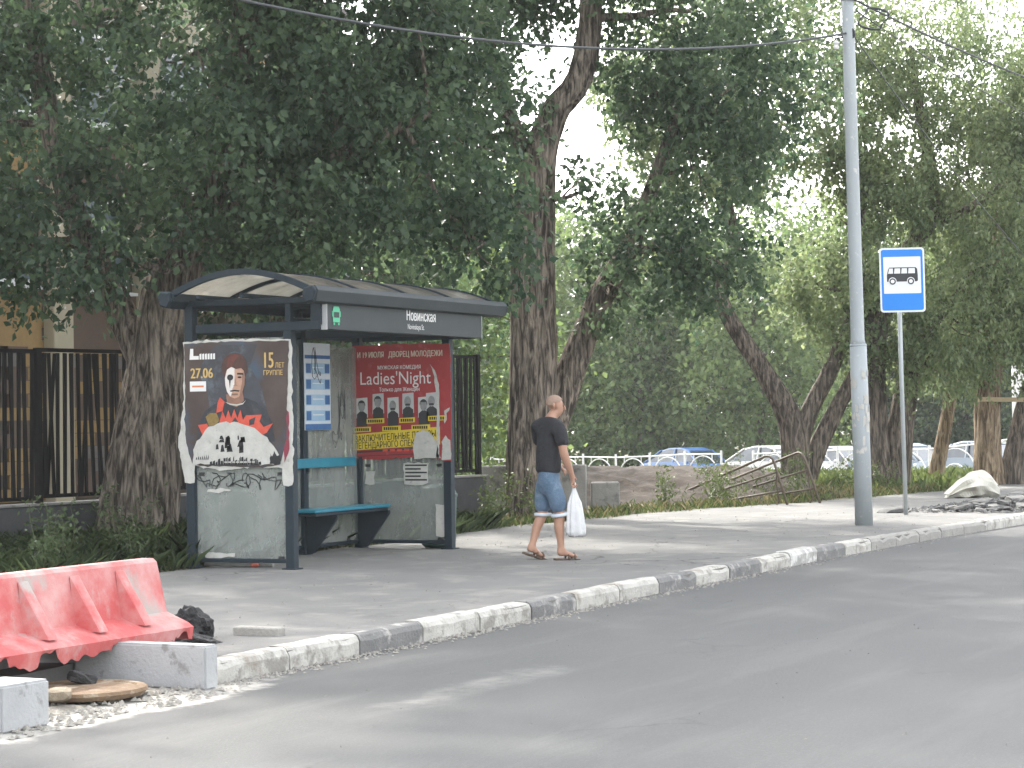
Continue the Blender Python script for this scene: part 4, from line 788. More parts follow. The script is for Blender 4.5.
def cable(a, b, sag, r, label, n=40, name='overhead_cable'):
    a, b = Vector(a), Vector(b); pts = []
    for i in range(n+1):
        t_ = i/n; p = a.lerp(b, t_); p.z -= sag*4*t_*(1-t_); pts.append(p)
    return tag(MB().tube(pts, r, 6).build(name, pm('cable_black', (.05, .055, .06), rough=.6), smooth=True), label, 'cable', 'overhead cables')
cable((LP[0]-.1, LP[1]+.12, 7.02), (10, 14, 6.75), 1.1, .016, 'overhead cable sagging from the lamp post across the crowns to the left')
cable((LP[0]+.05, LP[1], 7.5), (70, 6.0, 9.6), .9, .018, 'overhead cable running from the lamp post to the upper right corner')
cable((LP[0]+.05, LP[1], 7.35), (70, 7.0, 8.6), 1.2, .009, 'thin slack wire under the upper right cable')
cable((LP[0]+.05, LP[1]+.05, 7.0), (46.5, 9.9, 4.3), .15, .009, 'thin wire dropping from the lamp post into the maple crown')
def coil(c, r, n, label):
    pts = [Vector(c)+Rv*(r*math.cos(a_)*1.2+.05*math.sin(3*a_))+UZ*(r*math.sin(a_)) - FH*(.01*a_) for a_ in np.linspace(0, 2*math.pi*n, 24*n)]
    return tag(MB().tube(pts, .01, 5).build('cable_coil', MATS['cable_black']), label, 'cable')
coil((LP[0]+.12, LP[1]-.22, 7.22), .16, 2, 'small tangle of spare wire hanging right of the lamp post top')

# ---------------------------------------------------------------- bus stop sign
SP = (34.96, 9.63, 0); sg = thing('bus_stop_sign', SP, 'blue bus stop sign with black bus pictogram on a thin grey post', 'sign')
M_sb = pm('sign_blue', (.003, .21, .72), (.004, .23, .74), 2, .4); M_sw = pm('sign_white', (.78, .79, .80), rough=.4); M_sk = pm('sign_black', (.02, .02, .025), rough=.4); M_galv = pm('zinc', (.42, .45, .46), (.35, .38, .39), 6, .5, metal=.2)
MB().tube([(SP[0], SP[1], -.02), (SP[0]-.02, SP[1]+.03, 2.2), (SP[0]-.04, SP[1]+.045, 4.05)], .034, 14).build('sign_post', M_galv, sg, smooth=True)
su = Vector((.30, -.954, 0)).normalized(); sn = su.cross(UZ); sn = sn if sn.dot(FH) < 0 else -sn; tl = .018; sv = (UZ-su*(-.018)).normalized(); sv = (UZ - su*tl*-1*0 - su*.0).normalized()
sv = (UZ-su*.012).normalized()
so_ = Vector((34.905, 9.605, 3.15))+sn*.05
def rrect(x0, y0, x1, y1, r): 
    out = []
    for cx, cy, a0 in ((x1-r, y1-r, 0), (x0+r, y1-r, 90), (x0+r, y0+r, 180), (x1-r, y0+r, 270)):
        for k in range(5): a = R_(a0+22.5*k); out.append((cx+r*math.cos(a), cy+r*math.sin(a)))
    return out
MB().prism(rrect(-.345, 0, .345, 1.0, .05), so_, su, sv, -sn, .03).build('sign_plate', M_sw, sg)
MB().prism(rrect(-.318, .028, .318, .972, .035), so_+sn*.001, su, sv, sn, .002).build('blue_field', M_sb, sg)
MB().prism(rrect(-.285, .29, .285, .86, .012), so_+sn*.0035, su, sv, sn, .002).build('white_field', M_sw, sg)
bo = so_+sn*.006
bus_ = MB(); bus_.prism([(-.235, .475), (-.235, .575), (-.215, .66), (-.195, .695), (.205, .695), (.23, .67), (.238, .575), (.238, .49), (.225, .475)], bo, su, sv, sn, .002); bus_.build('bus_body', M_sk, sg)
wn = MB()
for a, b in ((-.205, -.14), (-.125, -.03), (-.015, .075), (.09, .195)): wn.prism([(a-(.012 if a < -.2 else 0), .60), (b, .60), (b, .68), (a+.01, .68)], bo+sn*.0025, su, sv, sn, .002)
wn.build('bus_windows', M_sw, sg)
for a in (-.15, .13):
    MB().prism(ell(a, .482, .06, .06, 18), bo+sn*.005, su, sv, sn, .0015).build('wheel_arch', M_sw, sg); MB().prism(ell(a, .478, .05, .05, 18), bo+sn*.007, su, sv, sn, .0015).build('wheel', M_sk, sg); MB().prism(ell(a, .478, .03, .03, 14), bo+sn*.009, su, sv, sn, .0015).build('hub', M_sw, sg)
for z in (.2, .8): MB().box(so_+sv*z-sn*.045, (.10, .05, .03), rotz(math.atan2(su.y, su.x))).build('clamp', M_galv, sg)

# ---------------------------------------------------------------- red plastic barrier (broken base), parallel to the road
BL0, BL1 = 11.05, 13.52; BY = 9.16; nb = 110
M_bar = pm('barrier_red', (.52, .12, .115), (.46, .09, .088), 2.5, .7, .2, 20, spec=.3, c3=(.56, .32, .30), s3=2.6, t3=(.40, .66), c4=(.40, .35, .32), s4=4.5, t4=(.53, .66), st4=(1, 1, .6))
ba = thing('road_barrier', ((BL0+BL1)/2, BY, 0), 'faded red plastic road barrier with ribs and a broken lower edge', 'barrier')
def bprof(x):
    e = .012*hnoise(x, 0, 0, 5); rag_ = .06*hnoise(x, 3, 1, 5)+.035*hnoise(x, 1, 7, 13)+(.05 if hnoise(x, 9, 2, 4) > .22 else 0)
    zl = .02*(x-BL0)
    # front: lip bottom (ragged), ledge edge, ledge root, wall, top; then back down
    return [(-.36+e, .10+rag_), (-.375+e, .185), (-.33, .215), (-.155, .285), (-.075, .63), (-.045, .655), (.045, .655), (.075, .63), (.155, .285), (.33, .215), (.37, .185), (.36, .06)]
mb = MB(); np_ = 12
for i in range(nb+1):
    x = BL0+(BL1-BL0)*i/nb; mb.v += [(x, BY+a, b) for a, b in bprof(x)]
for i in range(nb): mb.f += [(i*np_+j, i*np_+j+1, (i+1)*np_+j+1, (i+1)*np_+j) for j in range(np_-1)]
mb.f += [tuple(range(np_)), tuple(nb*np_+j for j in range(np_-1, -1, -1))]
mb.build('shell', M_bar, ba)
for x in (11.35, 11.98, 12.53, 13.05):
    for s_ in (-1, 1):
        mb = MB(); w0, w1 = .05, .085
        mb.add([(x-w0, BY+s_*.09, .60), (x+w0, BY+s_*.09, .60), (x-w1, BY+s_*.15, .25), (x+w1, BY+s_*.15, .25), (x-w0*.6, BY+s_*.102, .60), (x+w0*.6, BY+s_*.102, .60), (x-w1*.55, BY+s_*.325, .235), (x+w1*.55, BY+s_*.325, .235)],
               [(0, 1, 5, 4), (4, 5, 7, 6), (0, 4, 6, 2), (1, 3, 7, 5), (0, 2, 3, 1), (2, 6, 7, 3)]); mb.build('rib', M_bar, ba)
MB().tube([(BL1+.0, BY, .2), (BL1+.0, BY, .5)], .03, 10).build('joint_pin', M_bar, ba)
# loose kerb stones, cover and rubble by the barrier
M_new = pm('new_kerb_concrete', (.44, .445, .445), (.36, .365, .365), 3, .88, .4, 40, c3=(.26, .255, .245), s3=9, t3=(.58, .68))
def kstone(c, d, ang, label, tilt=0): 
    r = rotz(ang) @ Matrix.Rotation(tilt, 3, 'X'); return tag(MB().box(c, d, r).build('loose_kerb_stone', M_new, bevel=.014, seg=2), label, 'kerb stone', 'loose kerb stones by the barrier')
kstone((12.68, 8.62, .015), (.15, 1.05, .29), -.03, 'grey loose kerb stone lying across the gap under the barrier end')
kstone((10.66, 8.22, .005), (.42, .34, .27), -.05, 'pale loose kerb stone at the lower left corner of the picture')
kstone((12.72, 9.33, .0), (.14, .35, .26), .05, 'loose kerb stone hidden behind the barrier lip')
kstone((11.9, 9.52, -.01), (1.0, .15, .26), .0, 'low loose kerb stone behind the red barrier base')
mb = MB(); mb.lathe([(.0, 0), (.40, 0), (.43, .03), (.42, .05), (.36, .055), (.35, .045), (.0, .048)], (11.95, 8.62, -.10), 28)
tag(mb.build('drain_cover', pm('rusty_iron', (.17, .11, .065), (.26, .18, .11), 9, .9, .8, 40, c3=(.36, .3, .22), s3=6, t3=(.52, .64))), 'rusty round drain cover lying in the gap below the barrier', 'drain cover')
def rock(c, d, mt, label, cat='rock', group=None, name='asphalt_chunk', seed=0, rough=.25, sub=2, cl=.78):
    bm = bmesh.new(); bmesh.ops.create_icosphere(bm, subdivisions=sub, radius=1)
    for v in bm.verts:
        k = 1+rough*(hnoise(v.co.x+seed*3.1, v.co.y-seed, v.co.z+seed*.7, 1.6)+(.45*hnoise(v.co.x-seed, v.co.y+seed, v.co.z, 5) if sub > 3 else 0)); p = v.co*k
        p = Vector([math.copysign(min(abs(q), cl), q) for q in p]); v.co = Vector((p.x*d[0], p.y*d[1], p.z*d[2]))
    bmesh.ops.rotate(bm, verts=bm.verts, cent=(0, 0, 0), matrix=Matrix.Rotation(seed*1.7, 3, 'Z') @ Matrix.Rotation(.3*math.sin(seed*5), 3, 'X')); bmesh.ops.translate(bm, verts=bm.verts, vec=Vector(c))
    me = bpy.data.meshes.new(name); bm.to_mesh(me); bm.free(); o = link(name, me, mt); return tag(o, label, cat, group)
M_ch = pm('broken_asphalt', (.022, .022, .023), (.05, .05, .05), 30, .85, 1., 60); M_stone = pm('rubble_stone', (.30, .25, .18), (.22, .18, .13), 14, .95, .6)
rock((14.36, 9.36, .09), (.14, .17, .15), M_ch, 'black lump of broken asphalt right of the barrier end', 'asphalt', seed=2, rough=.6, sub=4, cl=1.05, name='asphalt_lump')
rock((14.15, 9.12, .015), (.14, .16, .04), M_ch, 'flat black asphalt crumb in front of the black lump', 'asphalt', seed=4, rough=.6, sub=4, cl=1.05, name='asphalt_lump')
rock((11.5, 8.45, -.04), (.10, .11, .05), M_stone, 'small tan stone lying against the drain cover', 'stone', seed=5, name='stone')
rock((12.12, 8.72, -.02), (.07, .12, .05), M_ch, 'small black clod on top of the drain cover', 'asphalt', seed=6, rough=.6, name='asphalt_lump')
tag(MB().box((14.78, 9.03, .03), (.12, .40, .075), rotz(-.05)).build('concrete_offcut', M_kn, bevel=.01), 'flat concrete offcut lying on the pavement near the barrier', 'concrete piece')

# ---------------------------------------------------------------- heap of asphalt chunks, white sack
for i in range(64):
    t_ = rng.uniform(0, 1); x = 35.7+6.0*t_+rng.normal(0, .2); y = float(kerbY(x))+.5+rng.uniform(0, 1.45)*(1-.25*abs(t_-.5)); hgt = .20*math.exp(-((y-float(kerbY(x))-1.1)/.5)**2)*min(1, t_*3+.2)
    s_ = rng.uniform(.07, .22); rock((x, y, .015+hgt*rng.uniform(.3, .9)), (s_, s_*rng.uniform(.6, 1.1), s_*rng.uniform(.16, .36)), pm('old_asphalt', (.15, .148, .142), (.24, .235, .22), 14, .9, .8, 40) if i % 3 else pm('old_asphalt_dark', (.08, .08, .078), (.15, .148, .142), 14, .9, .8, 40), 'broken asphalt slab in the heap behind the bus stop sign', 'asphalt', 'broken asphalt heaped behind the bus stop sign', seed=i+10, rough=.8, cl=.7)
rock((35.6, 10.0, .05), (.26, .30, .06), MATS['old_asphalt_dark'], 'dark asphalt slab lying left of the sign post foot', 'asphalt', seed=91, rough=.4)
grit('heap_crumbs', lambda: (rng.uniform(35.5, 42), float(kerbY(38))+rng.uniform(.4, 2.4), .012), 900, .015, .06, MATS['old_asphalt_dark'], 'small crumbs of asphalt around the heap', 'rubble')
M_sack = pm('sack_white', (.60, .58, .50), (.50, .48, .41), 5, .6, .3, 20)
mb = MB(); ns, nr_ = 22, 16; ctr = Vector((42.0, 10.32, 0))
for i in range(ns+1):
    t_ = i/ns; a = -.46+.92*t_; hh = .47*(max(0, math.sin(math.pi*min(1, .05+t_*.72)))**.9)*(1 if t_ < .85 else 1-.9*(t_-.85)/.15*.35); wd = .12+.28*math.sin(math.pi*min(1, .1+.8*t_))
    for j in range(nr_):
        b = math.pi*2*j/nr_; fold = 1+.13*math.sin(j*3.3+t_*2)+.22*hnoise(t_*5, j*.8, 2)
        mb.v.append(tuple(ctr+Rv*(a+.03*math.sin(j*2.1))+FH*(wd*math.cos(b)*fold)+UZ*max(.0, hh*.5+hh*.5*math.sin(b)*fold)))
for i in range(ns): mb.f += [(i*nr_+j, i*nr_+(j+1) % nr_, (i+1)*nr_+(j+1) % nr_, (i+1)*nr_+j) for j in range(nr_)]
mb.f += [tuple(range(nr_)), tuple(ns*nr_+j for j in range(nr_-1, -1, -1))]
tag(mb.build('plastic_sack', M_sack, smooth=False), 'crumpled off-white plastic sack slumped on the asphalt heap', 'sack')

# ---------------------------------------------------------------- bent handrails
M_rail = pm('rusty_rail', (.085, .062, .042), (.14, .11, .08), 20, .6, .2, 60)
def handrail(foot, topc, lowend, label):
    foot, topc, lowend = Vector(foot), Vector(topc), Vector(lowend); r = thing('handrail', foot, label, 'handrail', 'bent handrails at the pavement edge')
    d = (lowend-topc); q = topc+d.normalized()*.22; f2 = topc+(foot-topc).normalized()*.20
    bend = [f2.lerp(q, 0)]
    curve = [(1-t_)**2*f2+2*t_*(1-t_)*topc+t_*t_*q for t_ in np.linspace(0, 1, 9)]
    MB().tube([foot-UZ*.02]+curve+[lowend], .024, 10).build('top_rail', M_rail, r, smooth=True)
    for k, (fr_, le) in enumerate(((.36, .86), (.72, .64))):
        a = topc.lerp(foot, fr_); e_ = lowend.lerp(foot, .0)+Vector((0, 0, 0)); b = a+d*le; b.z = max(b.z, -.03); 
        MB().tube([a, a.lerp(b, .5), b], .019, 8).build('mid_rail', M_rail, r, smooth=True)
    a, b = foot.lerp(topc, .05), topc.lerp(foot, .30)+d.normalized()*.18
    MB().tube([foot.lerp(topc, .62)+d.normalized()*.02, foot.lerp(topc, .45)+d.normalized()*.14, foot.lerp(topc, .12)+d.normalized()*.22, foot.lerp(topc, .02)+d.normalized()*.5], .017, 8).build('brace', M_rail, r, smooth=True)
    return r
handrail((38.66, 12.77, 0), (38.64, 13.05, .90), (41.1, 15.98, .0), 'nearer bent steel handrail sloping into the grass')
handrail((39.50, 12.44, 0), (39.55, 12.78, .93), (43.0, 16.1, .04), 'farther bent steel handrail closer to the lamp post')

# ---------------------------------------------------------------- soil bank, side street, railing, cars
M_bank = pm('bank_soil', (.048, .033, .021), (.026, .018, .012), 3, .97, 1., 9, c3=(.07, .05, .033), s3=6, t3=(.52, .64))
def bank(X, Y):
    c = Vector((43.6, 16.9)); dx = (X-43.6)*.905+(Y-16.9)*.425; dy = -(X-43.6)*.425+(Y-16.9)*.905   # along the view / across
    h = .58*sstep(5.5, 1.2, np.abs(dx))*sstep(4.6, 1.6, np.abs(dy-.4))
    return gz(X, Y)-.04+h*(1+.06*np.sin(X*3)*np.sin(Y*2.3))+(.035*np.sin(X*5.7+Y*3.1)*np.sin(Y*6.1-X*2)+.03*np.sin(X*11.3-Y*4.1)*np.sin(Y*9.7+X*3))*(h > .05)
struct(sheet('soil_bank', np.arange(36.5, 50.5, .14), np.arange(11.8, 23, .14), lambda X, Y: bank(X, Y)-.25*(Y < edge(X)+.5), M_bank))
rd = Vector((-9.3, -17.95, 0)).normalized(); rnrm = Vector((-rd.y, rd.x, 0)); rnrm = rnrm if rnrm.x > 0 else -rnrm
mb = MB(); A0 = Vector((84, 45, 0)); n = 40
for i in range(n+1):
    for j in range(6):
        p = A0+rd*(46*i/n)+rnrm*(1.5+9*j/5); mb.v.append((p.x, p.y, float(gz(p.x, p.y))+.05))
for i in range(n): mb.f += [(i*6+j, i*6+j+1, (i+1)*6+j+1, (i+1)*6+j) for j in range(5)]
struct(mb.build('side_street', M_asph, smooth=True))
M_rw = pm('railing_white', (.66, .67, .66), (.58, .59, .58), 8, .5)
def railing(a, b, nsec, label):
    a, b = Vector(a), Vector(b); r = thing('street_railing', a.lerp(b, .5)+UZ*float(gz(*a.lerp(b, .5).xy)), label, 'railing', 'white railings along the side street'); d = (b-a)/nsec; L_ = d.length; u = d.normalized()
    for k in range(nsec+1):
        p = a+d*k; z = float(gz(p.x, p.y)); MB().tube([(p.x, p.y, z-.05), (p.x, p.y, z+1.28)], .04, 8).build('post', M_rw, r)
        if k == nsec: break
        p2 = p+d; z2 = float(gz(p2.x, p2.y)); A = Vector((p.x, p.y, z)); B_ = Vector((p2.x, p2.y, z2))
        for h_ in (.18, 1.16): MB().tube([A+UZ*h_, B_+UZ*h_], .028, 6).build('rail', M_rw, r)
        MB().tube([A.lerp(B_, .5+.46*math.cos(t_))+UZ*(.18+.92*math.sin(t_)) for t_ in np.linspace(0, math.pi, 15)], .022, 6).build('arch_bar', M_rw, r)
        MB().tube([A.lerp(B_, .5+.25*math.cos(t_))+UZ*(.18+.45*math.sin(t_)) for t_ in np.linspace(0, math.pi, 11)], .02, 6).build('arch_bar', M_rw, r)
        for f_ in (.25, .75): MB().tube([A.lerp(B_, f_)+UZ*.95, A.lerp(B_, f_)+UZ*1.16], .018, 6).build('baluster', M_rw, r)
railing((81.5, 40.3, 0), (74.6, 27.0, 0), 8, 'white arched railing along the side street left of the crooked tree')
railing((73.9, 25.6, 0), (67.5, 13.3, 0), 7, 'white arched railing along the side street right of the crooked tree')
M_tyre = pm('tyre', (.02, .02, .02), rough=.8); M_rim = pm('rim', (.4, .41, .42), rough=.35, metal=.6); M_cg = pm('car_glass', (.03, .04, .05), rough=.08, spec=.9); M_hl = pm('head_light', (.7, .72, .74), rough=.15); M_tl = pm('tail_light', (.4, .02, .02), rough=.2)
def carpaint(name, c): return pm(name, c, rough=.3, spec=.7)
def car(px, D, col, mt, label, flip=1, trim=None):
    x, y = P(px, D); z = float(gz(x, y))+.06; base = Vector((x, y, z)); r = thing('parked_car', base, label, 'car', 'cars on the side street'); u = rd*flip; v = UZ.cross(u)
    def Q(a, b, c): return base+u*a+v*b+UZ*c
    def loft(secs, name, mt_, par=r):
        mb = MB(); n = len(secs[0])
        for s_ in secs: mb.v += [tuple(Q(*p)) for p in s_]
        for i in range(len(secs)-1): mb.f += [(i*n+j, i*n+(j+1) % n, (i+1)*n+(j+1) % n, (i+1)*n+j) for j in range(n)]
        mb.f += [tuple(range(n)), tuple((len(secs)-1)*n+j for j in range(n-1, -1, -1))]; return mb.build(name, mt_, par, smooth=False)
    # body: sections along the length (a), width half w, lower z0, belt z1
    B_ = [(-2.15, .70, .38, .72), (-2.05, .80, .24, .86), (-1.5, .86, .2, .93), (-.6, .87, .2, .95), (.6, .87, .2, .94), (1.3, .86, .2, .88), (1.95, .80, .24, .76), (2.15, .68, .34, .64)]
    loft([[(a, -w_*.96, z0), (a, -w_, (z0+z1)/2), (a, -w_*.92, z1), (a, w_*.92, z1), (a, w_, (z0+z1)/2), (a, w_*.96, z0)] for a, w_, z0, z1 in B_], 'body', mt)
    Cn = [(-1.75, .74, .90, .92), (-1.0, .70, .92, 1.36), (-.5, .68, .93, 1.45), (.1, .67, .93, 1.45), (.5, .69, .92, 1.36), (1.2, .74, .86, .90)]
    gl = loft([[(a, -w_, z0-.02), (a, -w_*.84, z1), (a, w_*.84, z1), (a, w_, z0-.02)] for a, w_, z0, z1 in Cn], 'window_band', M_cg)
    loft([[(a, -w_*.85, z1-.015), (a, -w_*.80, z1+.03), (a, w_*.80, z1+.03), (a, w_*.85, z1-.015)] for a, w_, z0, z1 in Cn[1:5]], 'roof', mt)
    for s_ in (-1, 1):
        for (a0, z0), (a1, z1) in (((-1.8, .92), (-1.0, 1.37)), ((1.2, .89), (.5, 1.37)), ((-.2, .93), (-.2, 1.44))):
            MB().tube([Q(a0, s_*.755, z0), Q(a1, s_*.60, z1)], .035, 6).build('pillar', mt, r)
        for a in (-1.3, 1.3):
            w_ = MB().tube([Q(a, s_*.70, .31), Q(a, s_*.885, .31)], .31, 20).build('wheel', M_tyre, r); MB().tube([Q(a, s_*.86, .31), Q(a, s_*.895, .31)], .20, 14).build('rim', M_rim, w_)
        MB().box(Q(2.06, s_*.56, .66), (.16, .3, .14), Matrix((u, v, UZ)).transposed()).build('headlight', M_hl, r, bevel=.03); MB().box(Q(-2.08, s_*.60, .72), (.12, .26, .16), Matrix((u, v, UZ)).transposed()).build('tail_light', M_tl, r, bevel=.03)
        MB().box(Q(.75, s_*.93, .95), (.14, .14, .11), Matrix((u, v, UZ)).transposed()).build('mirror', mt, r, bevel=.03)
        if trim: MB().box(Q(0, s_*.872, .55), (2.4, .012, .22), Matrix((u, v, UZ)).transposed()).build('stripe', trim, r)
M_cb = carpaint('paint_blue', (.04, .12, .30)); M_cr = carpaint('paint_red', (.40, .07, .05)); M_cw = carpaint('paint_white', (.42, .42, .41)); M_cs = carpaint('paint_silver', (.14, .18, .22)); M_cdk = carpaint('paint_grey', (.12, .13, .15))
car(690, 86.5, 0, M_cb, 'light blue saloon car behind the railing and the soil bank'); car(775, 81, 0, M_cw, 'white and red car behind the soil bank beside the crooked tree', 1, M_cr)
car(905, 79, 0, M_cs, 'pale silver car behind the railing right of the lamp post'); car(975, 75.5, 0, M_cs, 'grey-blue car behind the railing between the trunks', -1)
car(838, 84, 0, M_cw, 'white car behind the railing just left of the lamp post')
x, y = P(1125, 92); slab('white_wall', (x, y, 1.2), (9, .4, 4.6), math.atan2(Rv.y, Rv.x), pm('white_render', (.74, .73, .70), (.68, .67, .64), 1, .9), 'bright white wall far behind the leaning trunk at the right edge', 'wall')

# ================================================================ WALKING MAN
def skin(name, verts, edges, radii, mt, parent, sub=2, root_i=0):
    me = bpy.data.meshes.new(name); me.from_pydata(verts, edges, []); o = bpy.data.objects.new(name, me); C.objects.link(o)
    md = o.modifiers.new('s', 'SKIN'); md.branch_smoothing = .6; md.use_smooth_shade = True
    for i, r in enumerate(radii): sv_ = me.skin_vertices[0].data[i]; sv_.radius = r if hasattr(r, '__len__') else (r, r); sv_.use_root = (i == root_i)
    s2_ = o.modifiers.new('u', 'SUBSURF'); s2_.levels = sub; s2_.render_levels = sub
    me2 = bpy.data.meshes.new_from_object(o.evaluated_get(bpy.context.evaluated_depsgraph_get())); bpy.data.objects.remove(o); return link(name, me2, mt, parent, smooth=True, recalc=False)
MP = Vector((23.74, 10.66, 0)); mz = walk(MP.x, MP.y)
HEAD = R_(-38); TOR = R_(-22)
mf, ml = Vector((math.cos(HEAD), math.sin(HEAD), 0)), Vector((-math.sin(HEAD), math.cos(HEAD), 0)); tf, tl_ = Vector((math.cos(TOR), math.sin(TOR), 0)), Vector((-math.sin(TOR), math.cos(TOR), 0))
def mq(a, b, z): return tuple(MP+mf*a+ml*b+UZ*(z+mz))           # walking frame
def tq(a, b, z): return tuple(MP+tf*a+tl_*b+UZ*(z+mz))          # torso frame
man = thing('person', tuple(MP), 'man in black T-shirt and denim shorts walking away, white carrier bag in hand', 'person')
M_skin = pm('skin', (.42, .24, .165), (.36, .195, .13), 9, .55); M_tee = pm('tshirt_black', (.016, .016, .019), (.024, .024, .028), 14, .9, 1.0, 11); M_jean = pm('denim', (.075, .125, .19), (.12, .18, .255), 7, .9, .8, 40, c3=(.2, .27, .35), s3=4, t3=(.55, .7)); M_cuff = pm('denim_cuff', (.55, .60, .66), rough=.9)
M_stub = pm('stubble_hair', (.30, .20, .15), (.24, .165, .125), 60, .8); M_sole = pm('sandal_brown', (.07, .045, .03), (.11, .075, .05), 20, .8)
hip = {'R': mq(.01, -.095, .93), 'L': mq(-.02, .095, .93)}
knee = {'R': mq(.08, -.10, .52), 'L': mq(-.03, .10, .52)}; ank = {'R': mq(.09, -.10, .095), 'L': mq(-.19, .10, .15)}
heel = {'R': mq(.045, -.10, .05), 'L': mq(-.24, .10, .115)}; ball = {'R': mq(.24, -.105, .042), 'L': mq(-.075, .10, .052)}; toe = {'R': mq(.295, -.107, .036), 'L': mq(-.015, .10, .04)}
sho = {'R': tq(-.0, -.19, 1.535), 'L': tq(.0, .19, 1.535)}; elb = {'R': tq(-.0, -.245, 1.20), 'L': tq(.10, .22, 1.22)}; wri = {'R': tq(.13, -.235, .965), 'L': tq(.30, .16, 1.06)}
V = []; Ed = []; Rd = []
def nv(p, r, link_=None):
    V.append(tuple(p)); Rd.append(r); i = len(V)-1
    if link_ is not None: Ed.append((link_, i))
    return i
pel = nv(tq(-.01, 0, .96), (.10, .09)); wst = nv(tq(-.0, 0, 1.12), (.12, .10), pel); chest = nv(tq(.0, 0, 1.35), (.13, .10), wst); ub = nv(tq(.0, 0, 1.50), (.10, .08), chest); nk = nv(tq(.04, 0, 1.60), (.066, .066), ub); nk2 = nv(tq(.085, -.005, 1.65), (.064, .066), nk)
FACE = R_(-62); hf, hl = Vector((math.cos(FACE), math.sin(FACE), 0)), Vector((-math.sin(FACE), math.cos(FACE), 0))
hc = MP+tf*.11+UZ*(mz)
def hq(a, b, z): return tuple(hc+hf*a+hl*b+UZ*z)
jaw = nv(hq(.035, 0, 1.68), (.076, .074), nk2); mid = nv(hq(.012, 0, 1.74), (.098, .09), jaw); cro = nv(hq(-.005, 0, 1.795), (.092, .084), mid); top_ = nv(hq(-.005, 0, 1.838), (.055, .05), cro)
for s_ in 'RL':
    h_ = nv(Vector(hip[s_])*.62+Vector(tq(0, 0, .93))*.38, .062, pel); t2 = nv(Vector(hip[s_]).lerp(Vector(knee[s_]), .5), .078, h_); k_ = nv(knee[s_], .062, t2); c_ = nv(Vector(knee[s_]).lerp(Vector(ank[s_]), .33)-mf*.018, .062, k_); c2 = nv(Vector(knee[s_]).lerp(Vector(ank[s_]), .75), .043, c_); a_ = nv(ank[s_], .041, c2); nv(heel[s_], .036, a_); b_ = nv(ball[s_], (.043, .026), a_); nv(toe[s_], (.034, .018), b_)
    s1_ = nv(Vector(sho[s_])-UZ*.015, .05, ub); e0 = nv(Vector(sho[s_]).lerp(Vector(elb[s_]), .6), .055, s1_); e_ = nv(elb[s_], .050, e0); f_ = nv(Vector(elb[s_]).lerp(Vector(wri[s_]), .35), .051, e_); w_ = nv(wri[s_], .033, f_)
    wv = Vector(wri[s_]); dn = (wv-Vector(elb[s_])).normalized(); dn = (dn*.5-UZ*.7).normalized() if s_ == 'R' else dn
    side = tf.cross(dn).normalized(); fw = dn.cross(side).normalized(); fw = fw if fw.dot(tf) > 0 else -fw
    pm_ = nv(wv+dn*.05, (.034, .02), w_); kn = nv(wv+dn*.088, (.036, .018), pm_)
    for q_, (off, L_) in enumerate(((-.03, .06), (-.01, .07), (.01, .066), (.029, .052))):
        b0 = wv+dn*.092+fw*off; cu = side*(-.018 if s_ == 'R' else .018); i0 = nv(b0+dn*L_*.4, .0092, kn); i1 = nv(b0+dn*L_*.75+cu, .0086, i0); nv(b0+dn*L_*.8+cu*2, .0075, i1)
    th_ = nv(wv+dn*.035+fw*.034, .012, pm_); nv(wv+dn*.075+fw*.05+side*-.01, .0095, th_)
skin('body', V, Ed, Rd, M_skin, man, 2, 0)
# face and ears, short hair
for s_ in (-1, 1):
    ear = MB().tube([hq(-.012, s_*.088, 1.705), hq(-.018, s_*.10, 1.73), hq(-.02, s_*.104, 1.755), hq(-.01, s_*.093, 1.77)], [.008, .014, .016, .008], 8).build('ear', M_skin, man, smooth=True)
    MB().tube([hq(.09, s_*.035, 1.74), hq(.098, s_*.035, 1.74)], .009, 8).build('eye', M_ink, man); MB().tube([hq(.093, s_*.018, 1.762), hq(.094, s_*.05, 1.762)], .005, 6).build('eyebrow', M_stub, man)
MB().tube([hq(.094, 0, 1.75), hq(.112, 0, 1.72), hq(.118, 0, 1.705), hq(.097, 0, 1.697)], [.008, .012, .015, .012], 8).build('nose', M_skin, man, smooth=True)
MB().tube([hq(.097, -.025, 1.667), hq(.104, 0, 1.668), hq(.097, .025, 1.667)], .005, 6).build('mouth', pm('lips', (.32, .12, .10), rough=.6), man)
mb = MB(); n1, n2 = 10, 20
for i in range(n1+1):
    el = math.pi/2*(1-i/n1*1.32)
    for j in range(n2):
        az = 2*math.pi*j/n2; lo = max(el, -.12 if math.cos(az) < -.2 else (.25 if abs(math.sin(az)) > .7 else .50)); mb.v.append(hq(-.004+.105*math.cos(lo)*math.cos(az), .098*math.cos(lo)*math.sin(az), 1.762+.104*math.sin(lo)))
for i in range(n1): mb.f += [(i*n2+j, i*n2+(j+1) % n2, (i+1)*n2+(j+1) % n2, (i+1)*n2+j) for j in range(n2)]
mb.build('hair', M_stub, man, smooth=True)
